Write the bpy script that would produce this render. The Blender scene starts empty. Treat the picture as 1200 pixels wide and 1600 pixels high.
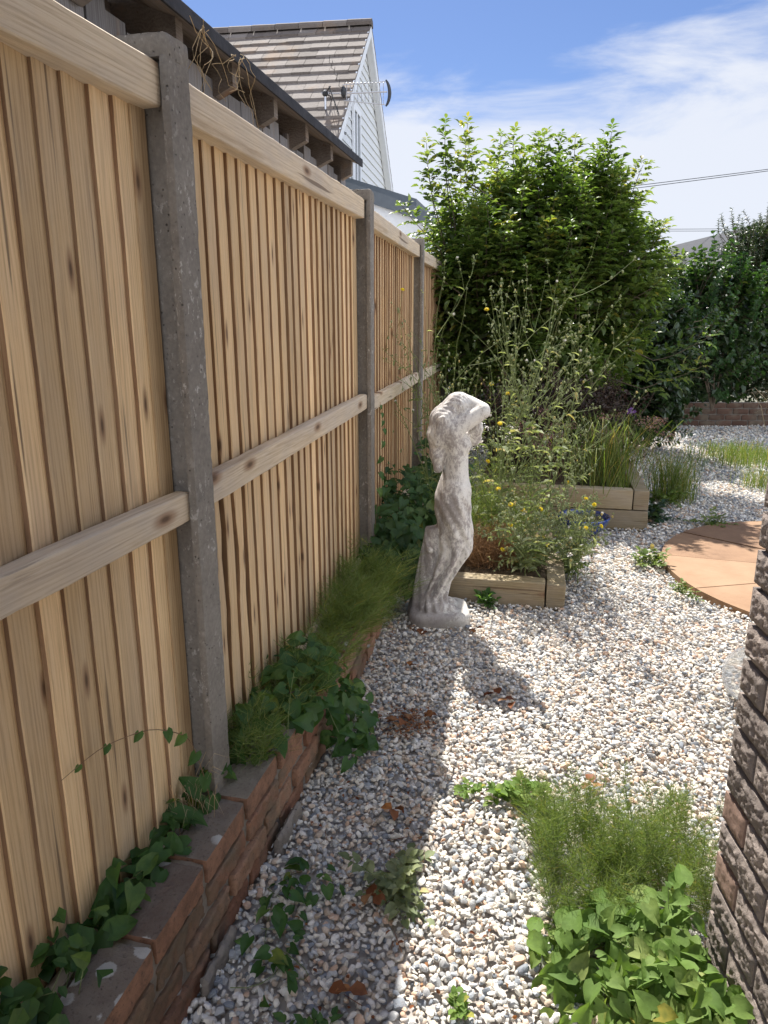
import bpy, bmesh, math, random
import numpy as np
from mathutils import Vector, Matrix, noise as mn

random.seed(7); RNG = np.random.default_rng(7)
S = bpy.context.scene
R = math.radians

# ------------------------------------------------------------------ camera
cam_d = bpy.data.cameras.new('camera'); cam = bpy.data.objects.new('camera', cam_d)
S.collection.objects.link(cam)
cam.location = (0, 0, 1.45)
cam.rotation_euler = (R(90) - math.atan(302/1155), 0, 0)
cam_d.sensor_fit = 'VERTICAL'; cam_d.sensor_height = 36; cam_d.lens = 1155/1600*36
cam_d.clip_start = .05; cam_d.clip_end = 3000
S.camera = cam
S.render.resolution_x = 768; S.render.resolution_y = 1024

# ------------------------------------------------------------------ sky, sun, exposure
SUN_EL, SUN_AZ = 51.5, -9.5          # degrees; azimuth from +Y, positive towards +X
w = bpy.data.worlds.new('World'); S.world = w; w.use_nodes = True
nt = w.node_tree; N = nt.nodes; L = nt.links
bg = N['Background']
sky = N.new('ShaderNodeTexSky'); sky.sky_type = 'NISHITA'; sky.sun_disc = False
sky.sun_elevation = R(SUN_EL); sky.sun_rotation = R(SUN_AZ)
sky.air_density = 1.0; sky.dust_density = .3; sky.ozone_density = 3.0
tc = N.new('ShaderNodeTexCoord')
sep = N.new('ShaderNodeSeparateXYZ'); L.new(tc.outputs['Generated'], sep.inputs[0])
# clouds live on a flat layer high above: direction / height
mp = N.new('ShaderNodeMapping'); mp.inputs['Scale'].default_value = (2.2, 2.2, 8.5); mp.inputs['Location'].default_value = (.35, .2, .1)
L.new(tc.outputs['Generated'], mp.inputs[0])
nz = N.new('ShaderNodeTexNoise'); nz.inputs['Scale'].default_value = 2.0; nz.inputs['Detail'].default_value = 8; nz.inputs['Roughness'].default_value = .58; nz.inputs['Distortion'].default_value = .35
L.new(mp.outputs[0], nz.inputs['Vector'])
band = N.new('ShaderNodeMapRange'); band.inputs['From Min'].default_value = .36; band.inputs['From Max'].default_value = .20
band.inputs['To Min'].default_value = -.34; band.inputs['To Max'].default_value = .38
L.new(sep.outputs['Z'], band.inputs['Value'])
xs = N.new('ShaderNodeMath'); xs.operation = 'MULTIPLY'; xs.inputs[1].default_value = .28; L.new(sep.outputs['X'], xs.inputs[0])
a1 = N.new('ShaderNodeMath'); a1.operation = 'ADD'; L.new(nz.outputs['Fac'], a1.inputs[0]); L.new(band.outputs[0], a1.inputs[1])
a2 = N.new('ShaderNodeMath'); a2.operation = 'ADD'; L.new(a1.outputs[0], a2.inputs[0]); L.new(xs.outputs[0], a2.inputs[1])
cr = N.new('ShaderNodeMapRange'); cr.interpolation_type = 'SMOOTHSTEP'
cr.inputs['From Min'].default_value = .50; cr.inputs['From Max'].default_value = .84; cr.inputs['To Max'].default_value = .92
L.new(a2.outputs[0], cr.inputs['Value'])
mx = N.new('ShaderNodeMix'); mx.data_type = 'RGBA'
L.new(cr.outputs[0], mx.inputs['Factor']); 
tint = N.new('ShaderNodeMix'); tint.data_type = 'RGBA'; tint.blend_type = 'MULTIPLY'; tint.inputs['Factor'].default_value = 1
tint.inputs['B'].default_value = (.35, .378, .475, 1)
L.new(sky.outputs[0], tint.inputs['A'])
L.new(tint.outputs['Result'], mx.inputs['A'])
# extra bright clouds added behind the camera, unseen, to fill the shade with light
bk = N.new('ShaderNodeMapRange'); bk.interpolation_type = 'SMOOTHSTEP'; bk.inputs['From Min'].default_value = .45; bk.inputs['From Max'].default_value = -.25
L.new(sep.outputs['Y'], bk.inputs['Value'])
cm = N.new('ShaderNodeMix'); cm.data_type = 'RGBA'; cm.inputs['A'].default_value = (3.6, 3.75, 4.1, 1); cm.inputs['B'].default_value = (9.2, 9.9, 11.2, 1)
L.new(bk.outputs[0], cm.inputs['Factor']); L.new(cm.outputs['Result'], mx.inputs['B'])
a3 = N.new('ShaderNodeMath'); a3.operation = 'MULTIPLY_ADD'; a3.inputs[1].default_value = .55; L.new(bk.outputs[0], a3.inputs[0]); L.new(a2.outputs[0], a3.inputs[2])
L.new(a3.outputs[0], cr.inputs['Value'])
L.new(mx.outputs['Result'], bg.inputs['Color'])
bg.inputs['Strength'].default_value = .085

sd = bpy.data.lights.new('sun', 'SUN'); sd.energy = 3.8; sd.angle = R(.5); sd.color = (1, .96, .895)
sun = bpy.data.objects.new('sun', sd); S.collection.objects.link(sun)
sv = Vector((math.sin(R(SUN_AZ))*math.cos(R(SUN_EL)), math.cos(R(SUN_AZ))*math.cos(R(SUN_EL)), math.sin(R(SUN_EL))))
sun.rotation_euler = sv.to_track_quat('Z', 'Y').to_euler(); sun.location = (-2, 9, 12)
S.view_settings.view_transform = 'Standard'; S.view_settings.look = 'None'
S.view_settings.exposure = 1.5; S.view_settings.gamma = 1

# ------------------------------------------------------------------ object helpers
def link(o, parent=None):
    S.collection.objects.link(o)
    if parent: o.parent = parent
    return o
def tag(o, label=None, cat=None, group=None, kind=None):
    if label: o['label'] = label
    if cat: o['category'] = cat
    if group: o['group'] = group
    if kind: o['kind'] = kind
    return o
def thing(name, label, cat, loc=(0,0,0), rz=0, group=None):
    o = bpy.data.objects.new(name, None); o.empty_display_size = .05
    link(o); o.location = loc; o.rotation_euler = (0, 0, rz)
    return tag(o, label, cat, group)

class G:
    """vertex / face collector that becomes one mesh object"""
    def __init__(s): s.v = []; s.f = []; s.c = []; s.r = []; s.n = 0
    def add(s, V, F, rnd=0.5):
        V = np.asarray(V, float).reshape(-1, 3)
        s.v.append(V)
        for f in F: s.f.append(np.asarray(f, np.int64) + s.n); s.c.append([len(f)])
        s.r.append(np.full(len(V), rnd) if np.isscalar(rnd) else np.asarray(rnd, float)); s.n += len(V)
    def batch(s, V, TF, rnd):
        """V (K,M,3), TF template faces, rnd (K,)"""
        K, M, _ = V.shape
        if K == 0: return
        s.v.append(V.reshape(-1, 3))
        off = (np.arange(K) * M)[:, None] + s.n
        flat = np.concatenate([np.asarray(f) for f in TF]); cnt = np.array([len(f) for f in TF])
        s.f.append((flat[None, :] + off).ravel()); s.c.append(np.tile(cnt, K))
        s.r.append(np.repeat(rnd, M)); s.n += K*M
    def box(s, a, b, rnd=.5):
        x0,y0,z0 = a; x1,y1,z1 = b
        s.add([(x0,y0,z0),(x1,y0,z0),(x1,y1,z0),(x0,y1,z0),(x0,y0,z1),(x1,y0,z1),(x1,y1,z1),(x0,y1,z1)],
              [(0,3,2,1),(4,5,6,7),(0,1,5,4),(1,2,6,5),(2,3,7,6),(3,0,4,7)], rnd)
    def tube(s, P, r0, r1=None, n=5, rnd=.5, cap=True):
        P = np.asarray(P, float); k = len(P); r1 = r0 if r1 is None else r1
        T = np.gradient(P, axis=0); T /= np.linalg.norm(T, axis=1)[:, None] + 1e-9
        ref = np.array([0, 0, 1.]) if abs(T[:, 2]).mean() < .8 else np.array([1., 0, 0])
        A = np.cross(T, ref); A /= np.linalg.norm(A, axis=1)[:, None] + 1e-9; B = np.cross(T, A)
        rr = np.linspace(r0, r1, k) if np.isscalar(r1) else np.asarray(r1)
        an = np.arange(n) * 2*math.pi/n
        V = P[:, None] + rr[:, None, None]*(np.cos(an)[None, :, None]*A[:, None] + np.sin(an)[None, :, None]*B[:, None])
        F = []
        for i in range(k-1):
            for j in range(n):
                q = (j+1) % n; F.append((i*n+j, (i+1)*n+j, (i+1)*n+q, i*n+q))
        if cap: F.append(tuple(range(n))); F.append(tuple(range((k-1)*n+n-1, (k-1)*n-1, -1)))
        s.add(V.reshape(-1, 3), F, rnd)
    def build(s, name, mat, parent=None, smooth=False, sharp=48):
        me = bpy.data.meshes.new(name)
        V = np.concatenate(s.v); F = np.concatenate([np.ravel(x) for x in s.f]); Cn = np.concatenate([np.ravel(x) for x in s.c])
        me.vertices.add(len(V)); me.vertices.foreach_set('co', V.ravel())
        me.loops.add(len(F)); me.loops.foreach_set('vertex_index', F.astype(np.int32))
        me.polygons.add(len(Cn)); st = np.concatenate([[0], np.cumsum(Cn)[:-1]])
        me.polygons.foreach_set('loop_start', st.astype(np.int32))
        me.polygons.foreach_set('use_smooth', np.full(len(Cn), smooth))
        at = me.attributes.new('rnd', 'FLOAT', 'POINT'); at.data.foreach_set('value', np.concatenate(s.r).astype(np.float32))
        me.update(calc_edges=True); me.validate()
        if mat: me.materials.append(mat)
        if smooth is True and sharp: me.set_sharp_from_angle(angle=R(sharp))
        o = bpy.data.objects.new(name, me); link(o, parent)
        return o

def bevel(o, wdt=.004, seg=2):
    m = o.modifiers.new('bevel', 'BEVEL'); m.width = wdt; m.segments = seg; m.limit_method = 'ANGLE'; m.angle_limit = R(40)
    return o

# ------------------------------------------------------------------ material helpers
def mat(name):
    m = bpy.data.materials.new(name); m.use_nodes = True
    return m, m.node_tree.nodes, m.node_tree.links, m.node_tree.nodes['Principled BSDF']
def ramp(N, stops, inter='LINEAR'):
    r = N.new('ShaderNodeValToRGB'); e = r.color_ramp.elements; r.color_ramp.interpolation = inter
    while len(e) < len(stops): e.new(.5)
    for i, (p, c) in enumerate(stops): e[i].position = p; e[i].color = (*c, 1)
    return r
def nmix(N, L, a, b, f, mode='MIX'):
    m = N.new('ShaderNodeMix'); m.data_type = 'RGBA'; m.blend_type = mode
    for k, x in (('A', a), ('B', b), ('Factor', f)):
        if isinstance(x, (tuple, list)): m.inputs[k].default_value = (*x, 1)
        elif isinstance(x, (int, float)): m.inputs[k].default_value = x
        else: L.new(x, m.inputs[k])
    return m.outputs['Result']
def tnoise(N, L, vec, scale, detail=4, rough=.6, dist=0):
    n = N.new('ShaderNodeTexNoise'); n.inputs['Scale'].default_value = scale; n.inputs['Detail'].default_value = detail
    n.inputs['Roughness'].default_value = rough; n.inputs['Distortion'].default_value = dist
    if vec is not None: L.new(vec, n.inputs['Vector'])
    return n.outputs['Fac']
def mapr(N, L, v, a, b, c=0, d=1, smooth=False):
    n = N.new('ShaderNodeMapRange'); 
    if smooth: n.interpolation_type = 'SMOOTHSTEP'
    for k, x in zip(('From Min', 'From Max', 'To Min', 'To Max'), (a, b, c, d)): n.inputs[k].default_value = x
    L.new(v, n.inputs['Value']); return n.outputs[0]
def math_(N, L, op, a, b=None):
    n = N.new('ShaderNodeMath'); n.operation = op
    for i, x in enumerate((a, b)):
        if x is None: continue
        if isinstance(x, (int, float)): n.inputs[i].default_value = x
        else: L.new(x, n.inputs[i])
    return n.outputs[0]
def bump(N, L, h, dist, strength, bsdf, prev=None):
    b = N.new('ShaderNodeBump'); b.inputs['Distance'].default_value = dist; b.inputs['Strength'].default_value = strength
    L.new(h, b.inputs['Height'])
    if prev is not None: L.new(prev, b.inputs['Normal'])
    if bsdf: L.new(b.outputs[0], bsdf.inputs['Normal'])
    return b.outputs[0]
def objvec(N, L, scale=(1,1,1), rnd=0):
    t = N.new('ShaderNodeTexCoord'); m = N.new('ShaderNodeMapping'); m.inputs['Scale'].default_value = scale
    src = t.outputs['Object']
    if rnd:
        a = N.new('ShaderNodeAttribute'); a.attribute_name = 'rnd'
        c = N.new('ShaderNodeCombineXYZ'); k = math_(N, L, 'MULTIPLY', a.outputs['Fac'], rnd)
        for i in range(3): L.new(k, c.inputs[i])
        v = N.new('ShaderNodeVectorMath'); v.operation = 'ADD'; L.new(src, v.inputs[0]); L.new(c.outputs[0], v.inputs[1]); src = v.outputs[0]
    L.new(src, m.inputs[0]); return m.outputs[0]
def attr(N, name='rnd'):
    a = N.new('ShaderNodeAttribute'); a.attribute_name = name; return a.outputs['Fac']

def wood(name, grain, c_lo, c_mid, c_hi, weather=.3, knots=True):
    """grain: 'z' or 'x' object axis"""
    m, N, L, P = mat(name)
    sc = (55, 55, 1.6) if grain == 'z' else (1.6, 55, 55)
    v = objvec(N, L, tuple(x*1.5 for x in sc), 17.3)
    fine = tnoise(N, L, v, 2.6, 8, .68, .5)
    sc2 = (13, 13, .55) if grain == 'z' else (.55, 13, 13)
    v2 = objvec(N, L, sc2, 9.1)
    rings = N.new('ShaderNodeTexWave'); rings.wave_type = 'BANDS'; rings.bands_direction = 'X' if grain == 'z' else 'Z'
    rings.inputs['Scale'].default_value = 2.2; rings.inputs['Distortion'].default_value = 16; rings.inputs['Detail'].default_value = 4; rings.inputs['Detail Scale'].default_value = .8
    L.new(v2, rings.inputs['Vector'])
    rmix = math_(N, L, 'ADD', math_(N, L, 'MULTIPLY', rings.outputs['Fac'], .16), math_(N, L, 'MULTIPLY', fine, .84))
    col = ramp(N, [(.24, c_lo), (.50, c_mid), (.76, c_hi)]); L.new(rmix, col.inputs[0])
    c = col.outputs[0]
    pb = mapr(N, L, attr(N), 0, 1, .68, 1.12)
    cc = N.new('ShaderNodeCombineColor'); [L.new(pb, cc.inputs[i]) for i in range(3)]
    c = nmix(N, L, c, cc.outputs[0], 1.0, 'MULTIPLY')
    wn = mapr(N, L, tnoise(N, L, objvec(N, L, (3, 3, 1.2) if grain == 'z' else (1.2, 3, 3), 5), 2.2, 5, .6), .42, .68)
    c = nmix(N, L, c, (.42, .39, .37), math_(N, L, 'MULTIPLY', wn, weather))
    # broad water stains and darker streaks running with the grain
    stv = objvec(N, L, (9, 9, .8) if grain == 'z' else (.8, 9, 9), 77)
    c = nmix(N, L, c, (.30, .205, .125), mapr(N, L, tnoise(N, L, stv, 1.6, 6, .7), .54, .74, 0, .55))
    h = fine
    if knots:
        kv = objvec(N, L, (10, .6, 3.4) if grain == 'z' else (2.6, .6, 7.5), 23.7)
        vo = N.new('ShaderNodeTexVoronoi'); vo.inputs['Scale'].default_value = .56; vo.inputs['Randomness'].default_value = 1
        vo.voronoi_dimensions = '2D'; k_s = N.new('ShaderNodeSeparateXYZ'); k_c = N.new('ShaderNodeCombineXYZ')
        L.new(kv, k_s.inputs[0]); L.new(k_s.outputs['X'], k_c.inputs['X']); L.new(k_s.outputs['Z'], k_c.inputs['Y']); L.new(k_c.outputs[0], vo.inputs['Vector'])
        k = mapr(N, L, vo.outputs['Distance'], .03, .10, 1, 0, True)
        k2 = mapr(N, L, vo.outputs['Distance'], .012, .045, 1, 0, True)
        c = nmix(N, L, c, (.26, .15, .085), math_(N, L, 'MULTIPLY', k, .8))
        c = nmix(N, L, c, (.085, .05, .03), math_(N, L, 'MULTIPLY', k2, .8))
        # drying cracks and dark streaks that follow the grain
        cv = objvec(N, L, (30, 30, .9) if grain == 'z' else (.9, 30, 30), 41)
        ck = mapr(N, L, tnoise(N, L, cv, 1.3, 3, .5), .66, .71, 0, 1)
        c = nmix(N, L, c, (.13, .085, .055), math_(N, L, 'MULTIPLY', ck, .75))
        h = math_(N, L, 'SUBTRACT', h, math_(N, L, 'MULTIPLY', ck, .8))
    L.new(c, P.inputs['Base Color']); P.inputs['Roughness'].default_value = .78
    P.inputs['Specular IOR Level'].default_value = .25
    saw = tnoise(N, L, objvec(N, L, (160, 160, 160)), 1, 3, .6)
    b = bump(N, L, h, .0022, .7, None); bump(N, L, saw, .0008, .5, P, b)
    return m
M = {}
M['board'] = wood('fence_board_wood', 'z', (.50, .33, .17), (.80, .57, .32), (.89, .68, .41), .22)
M['board_edge'] = wood('shaded_board_edge_wood', 'z', (.20, .11, .06), (.30, .18, .10), (.38, .25, .14), .05)  # less weathered brown edges, with the shade between boards put into the colour
M['rail'] = wood('fence_rail_wood', 'x', (.44, .34, .23), (.68, .55, .39), (.80, .69, .53), .5)
M['batten'] = wood('fence_batten_wood', 'z', (.38, .25, .13), (.58, .41, .23), (.68, .51, .31), .1)
M['sleeper'] = wood('sleeper_wood', 'x', (.20, .15, .08), (.33, .26, .15), (.42, .34, .21), .3)
M['greywood'] = wood('weathered_grey_wood', 'z', (.14, .14, .155), (.25, .255, .28), (.36, .37, .40), .2)
M['rafter'] = wood('old_rafter_wood', 'x', (.11, .09, .078), (.20, .17, .15), (.28, .245, .22), .3)

def concrete(name, base, dark, light, speck=True, bs=.004):
    m, N, L, P = mat(name)
    v = objvec(N, L)
    n1 = tnoise(N, L, v, 7, 6, .65); n2 = tnoise(N, L, v, 90, 3, .6)
    r = ramp(N, [(.3, dark), (.5, base), (.72, light)]); L.new(math_(N, L, 'ADD', math_(N, L, 'MULTIPLY', n1, .6), math_(N, L, 'MULTIPLY', n2, .4)), r.inputs[0])
    c = r.outputs[0]
    vo = N.new('ShaderNodeTexVoronoi'); vo.inputs['Scale'].default_value = 75; L.new(v, vo.inputs['Vector'])
    pit = mapr(N, L, vo.outputs['Distance'], .10, .22, 1, 0)
    gate = mapr(N, L, tnoise(N, L, v, 60, 1, .5), .52, .6)
    pit = math_(N, L, 'MULTIPLY', pit, gate)
    c = nmix(N, L, c, (.05, .045, .04), math_(N, L, 'MULTIPLY', pit, .85))
    if speck:
        v3 = objvec(N, L, (1, 1, .6))
        sp = mapr(N, L, tnoise(N, L, v3, 62, 4, .7), .58, .63)
        g2 = mapr(N, L, tnoise(N, L, v3, 6, 2, .5), .42, .62)
        c = nmix(N, L, c, (.62, .60, .56), math_(N, L, 'MULTIPLY', math_(N, L, 'MULTIPLY', sp, g2), .5))
    L.new(c, P.inputs['Base Color']); P.inputs['Roughness'].default_value = .92
    b = bump(N, L, n2, bs*.6, .7, None); bump(N, L, math_(N, L, 'SUBTRACT', n1, pit), bs, .8, P, b)
    return m
M['concrete'] = concrete('post_concrete', (.21, .19, .165), (.13, .117, .105), (.29, .27, .24))

def leafmat(name, lo, mid, hi, trans=.35, rough=.42, spec=.5, tcol=None):
    m, N, L, P = mat(name)
    r = ramp(N, [(0, lo), (.5, mid), (.93, hi), (1, tuple(a*b for a, b in zip(hi, (1.5, 1.1, .7))))]); L.new(attr(N), r.inputs[0])
    lv = tnoise(N, L, objvec(N, L), 42, 4, .6); c = nmix(N, L, r.outputs[0], tuple(x*.62 for x in mid), mapr(N, L, lv, .42, .68, 0, .6))
    bump(N, L, lv, .004, .5, P)
    L.new(c, P.inputs['Base Color']); P.inputs['Roughness'].default_value = rough; P.inputs['Specular IOR Level'].default_value = spec
    t = N.new('ShaderNodeBsdfTranslucent')
    tc2 = nmix(N, L, c, tcol or (1.7, 1.75, .75), 1.0, 'MULTIPLY'); L.new(tc2, t.inputs['Color'])
    ms = N.new('ShaderNodeMixShader'); ms.inputs[0].default_value = trans
    L.new(P.outputs[0], ms.inputs[1]); L.new(t.outputs[0], ms.inputs[2])
    L.new(ms.outputs[0], N['Material Output'].inputs['Surface'])
    return m
M['elder'] = leafmat('elder_leaf', (.05, .09, .02), (.095, .15, .036), (.175, .215, .07), .44)
M['dark_leaf'] = leafmat('dark_leaf', (.015, .033, .010), (.028, .058, .017), (.06, .10, .03), .22, .38)
M['hedge'] = leafmat('hedge_leaf', (.015, .03, .010), (.03, .055, .016), (.08, .11, .03), .22, .4)
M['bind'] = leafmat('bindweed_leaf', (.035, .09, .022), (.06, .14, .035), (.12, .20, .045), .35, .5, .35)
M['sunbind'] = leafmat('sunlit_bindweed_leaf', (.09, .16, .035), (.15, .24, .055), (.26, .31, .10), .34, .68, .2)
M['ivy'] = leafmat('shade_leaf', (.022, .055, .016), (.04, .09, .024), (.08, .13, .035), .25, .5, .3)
M['horsetail'] = leafmat('horsetail_green', (.08, .135, .035), (.15, .21, .06), (.27, .30, .11), .32, .6, .2)
M['weed'] = leafmat('weed_green', (.13, .165, .08), (.21, .25, .13), (.36, .38, .24), .30, .6, .2)
M['grass'] = leafmat('grass_green', (.07, .12, .02), (.13, .19, .04), (.30, .30, .12), .30, .5, .3)
M['dry'] = leafmat('dry_stems', (.16, .08, .04), (.27, .155, .08), (.42, .28, .16), .2, .8, .1, (1.2, 1.1, .9))
M['straw'] = leafmat('straw_blades', (.36, .26, .15), (.5, .39, .24), (.62, .5, .34), .2, .8, .1, (1.2, 1.1, .9))
M['burgundy'] = leafmat('burgundy_leaf', (.028, .020, .015), (.052, .034, .026), (.12, .09, .07), .25, .5, .3, (1.4, 1, .9))
M['pinkflower'] = leafmat('dusky_pink_flower', (.25, .13, .12), (.34, .20, .18), (.42, .27, .25), .2, .7, .1, (1.2, 1.1, 1))
M['dead'] = leafmat('dead_leaf', (.13, .045, .02), (.22, .085, .035), (.34, .19, .09), .15, .6, .2, (1.3, 1.1, .9))
def plain(name, col, rough=.7, spec=.3, var=.15, bmp=0):
    m, N, L, P = mat(name)
    n = tnoise(N, L, objvec(N, L), 14, 5, .6)
    r = ramp(N, [(.3, tuple(x*(1-var) for x in col)), (.7, tuple(min(1, x*(1+var)) for x in col))]); L.new(n, r.inputs[0])
    L.new(r.outputs[0], P.inputs['Base Color']); P.inputs['Roughness'].default_value = rough; P.inputs['Specular IOR Level'].default_value = spec
    if bmp: bump(N, L, tnoise(N, L, objvec(N, L), 60, 4, .6), bmp, .8, P)
    return m
M['yellow'] = plain('yellow_petal', (.80, .60, .015), .6, .2, .12)
M['seedwhite'] = plain('seed_head_white', (.72, .70, .64), .9, .1, .1)
M['bark'] = plain('bark', (.12, .095, .07), .9, .1, .35, .004)
M['stem'] = plain('green_stem', (.17, .21, .08), .7, .2, .25)
M['browntwig'] = plain('brown_stem', (.20, .13, .075), .8, .2, .3)
M['soil'] = plain('soil', (.10, .075, .05), .95, .1, .4, .02)
M['whiteclad'] = plain('white_cladding', (.66, .67, .68), .6, .3, .05)
M['whitepaint'] = plain('white_paint', (.74, .75, .77), .5, .4, .03)
M['greyfascia'] = plain('grey_fascia', (.10, .115, .13), .5, .4, .08)
M['blackmetal'] = plain('dark_metal', (.02, .02, .022), .5, .5, .1)
M['metal'] = plain('aluminium', (.5, .5, .52), .35, .6, .05); M['metal'].node_tree.nodes['Principled BSDF'].inputs['Metallic'].default_value = .8
M['felt'] = plain('roof_felt', (.045, .047, .055), .85, .2, .25, .004)
M['render'] = plain('white_render', (.70, .70, .70), .8, .2, .04)

# ------------------------------------------------------------------ ground
def grid_mesh(name, x0, x1, y0, y1, nx, ny, fn, m):
    g = G(); X, Y = np.meshgrid(np.linspace(x0, x1, nx+1), np.linspace(y0, y1, ny+1))
    Z = np.vectorize(fn)(X, Y); V = np.stack([X, Y, Z], -1).reshape(-1, 3)
    F = [(j*(nx+1)+i, j*(nx+1)+i+1, (j+1)*(nx+1)+i+1, (j+1)*(nx+1)+i) for j in range(ny) for i in range(nx)]
    g.add(V, F); return g.build(name, m, None, True)
m, N, L, P = mat('ground_gravelly_soil')
v = objvec(N, L); vo = N.new('ShaderNodeTexVoronoi'); vo.inputs['Scale'].default_value = 30; L.new(v, vo.inputs['Vector'])
r = ramp(N, [(0, (.30, .27, .24)), (.4, (.42, .39, .36)), (.7, (.52, .47, .42)), (1, (.22, .21, .21))]); L.new(vo.outputs['Color'], r.inputs[0])
n2 = tnoise(N, L, v, .05, 2); far = ramp(N, [(.4, (.12, .12, .085)), (.6, (.16, .15, .11))]); L.new(n2, far.inputs[0])
ln = N.new('ShaderNodeVectorMath'); ln.operation = 'LENGTH'; L.new(v, ln.inputs[0])
L.new(nmix(N, L, r.outputs[0], far.outputs[0], mapr(N, L, ln.outputs['Value'], 13, 15)), P.inputs['Base Color'])
P.inputs['Roughness'].default_value = .95
bump(N, L, vo.outputs['Distance'], .012, .9, P)
g = G(); g.add([(-1500, -1500, -.014), (1500, -1500, -.014), (1500, 1500, -.014), (-1500, 1500, -.014)], [(0, 1, 2, 3)])
tag(g.build('ground', m), kind='structure')

# ------------------------------------------------------------------ fence
PO = [(-.965, -.15), (-.491, 1.70), (-.128, 3.62), (.208, 5.55), (.56, 7.45)]        # post centres in plan
PTOP = [1.93, 1.985, 2.0, 1.985, 1.97]
def fdir(a, b): return math.atan2(b[1]-a[1], b[0]-a[0])
post_labels = {1: 'tall speckled grey concrete post between the two nearest fence panels', 2: 'concrete fence post at the far end of the panel with the split boards',
               3: 'slim concrete post behind the statue, at the far end of the third fence panel', 4: 'farthest concrete fence post, behind the weeds', 0: 'concrete fence post beside the camera, before the nearest panel'}
def rough_box(g, a, b, n, amp, seed, rnd=.5, scale=14, keep=0):
    """box with subdivided faces, edges worn by noise"""
    a = np.array(a, float); b = np.array(b, float); n = [max(1, int(k)) for k in n]
    ids = {}; V = []; F = []
    def vid(i, j, k):
        key = (i, j, k)
        if key not in ids:
            p = a + (b-a)*np.array([i/n[0], j/n[1], k/n[2]])
            e = [(-1 if q == 0 else 1 if q == n[t] else 0) for t, q in enumerate(key)]
            edge = sum(1 for x in e if x)
            q = Vector(p*scale + seed)
            d = amp*(mn.fractal(q, .7, 2.1, 4))
            c = -amp*.8*(edge-1) + d
            nn = np.array(e, float); nn /= np.linalg.norm(nn)+1e-9
            V.append(p + nn*c); ids[key] = len(V)-1
        return ids[key]
    for ax in range(3):
        u_, v_ = [t for t in range(3) if t != ax]
        for side in (0, n[ax]):
            for i in range(n[u_]):
                for j in range(n[v_]):
                    q = []
                    for (di, dj) in ((0,0),(1,0),(1,1),(0,1)):
                        k = [0,0,0]; k[ax] = side; k[u_] = i+di; k[v_] = j+dj; q.append(vid(*k))
                    flip = (side == 0) ^ (ax == 1)
                    F.append(q[::-1] if flip else q)
    g.add(V, F, rnd)
for i in range(1, 5):
    th = fdir(PO[i-1], PO[i]) if i < 3 else fdir(PO[i-1], PO[i])
    g = G()
    # H section: core plus garden-side and back flanges
    zt = PTOP[i]
    rough_box(g, (-.044, -.076, 0), (.044, -.0565, zt-.03), (6, 3, 110), .0016, i*7.1, scale=40)
    rough_box(g, (-.018, -.0570, 0), (.018, .0305, zt-.031), (2, 2, 40), .001, i*3.1)
    rough_box(g, (-.044, .030, 0), (.044, .060, zt-.031), (4, 3, 80), .0016, i*5.1, scale=40)
    rough_box(g, (-.0452, -.0772, zt-.034), (.0452, .062, zt+.012), (10, 14, 4), .003, i*9.1, scale=30)
    t = g.build('concrete_post', M['concrete'], None, True); t.location = (PO[i][0], PO[i][1], 0); t.rotation_euler = (0, 0, th)
    tag(t, post_labels[i], 'fence post', 'concrete fence posts')

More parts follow.
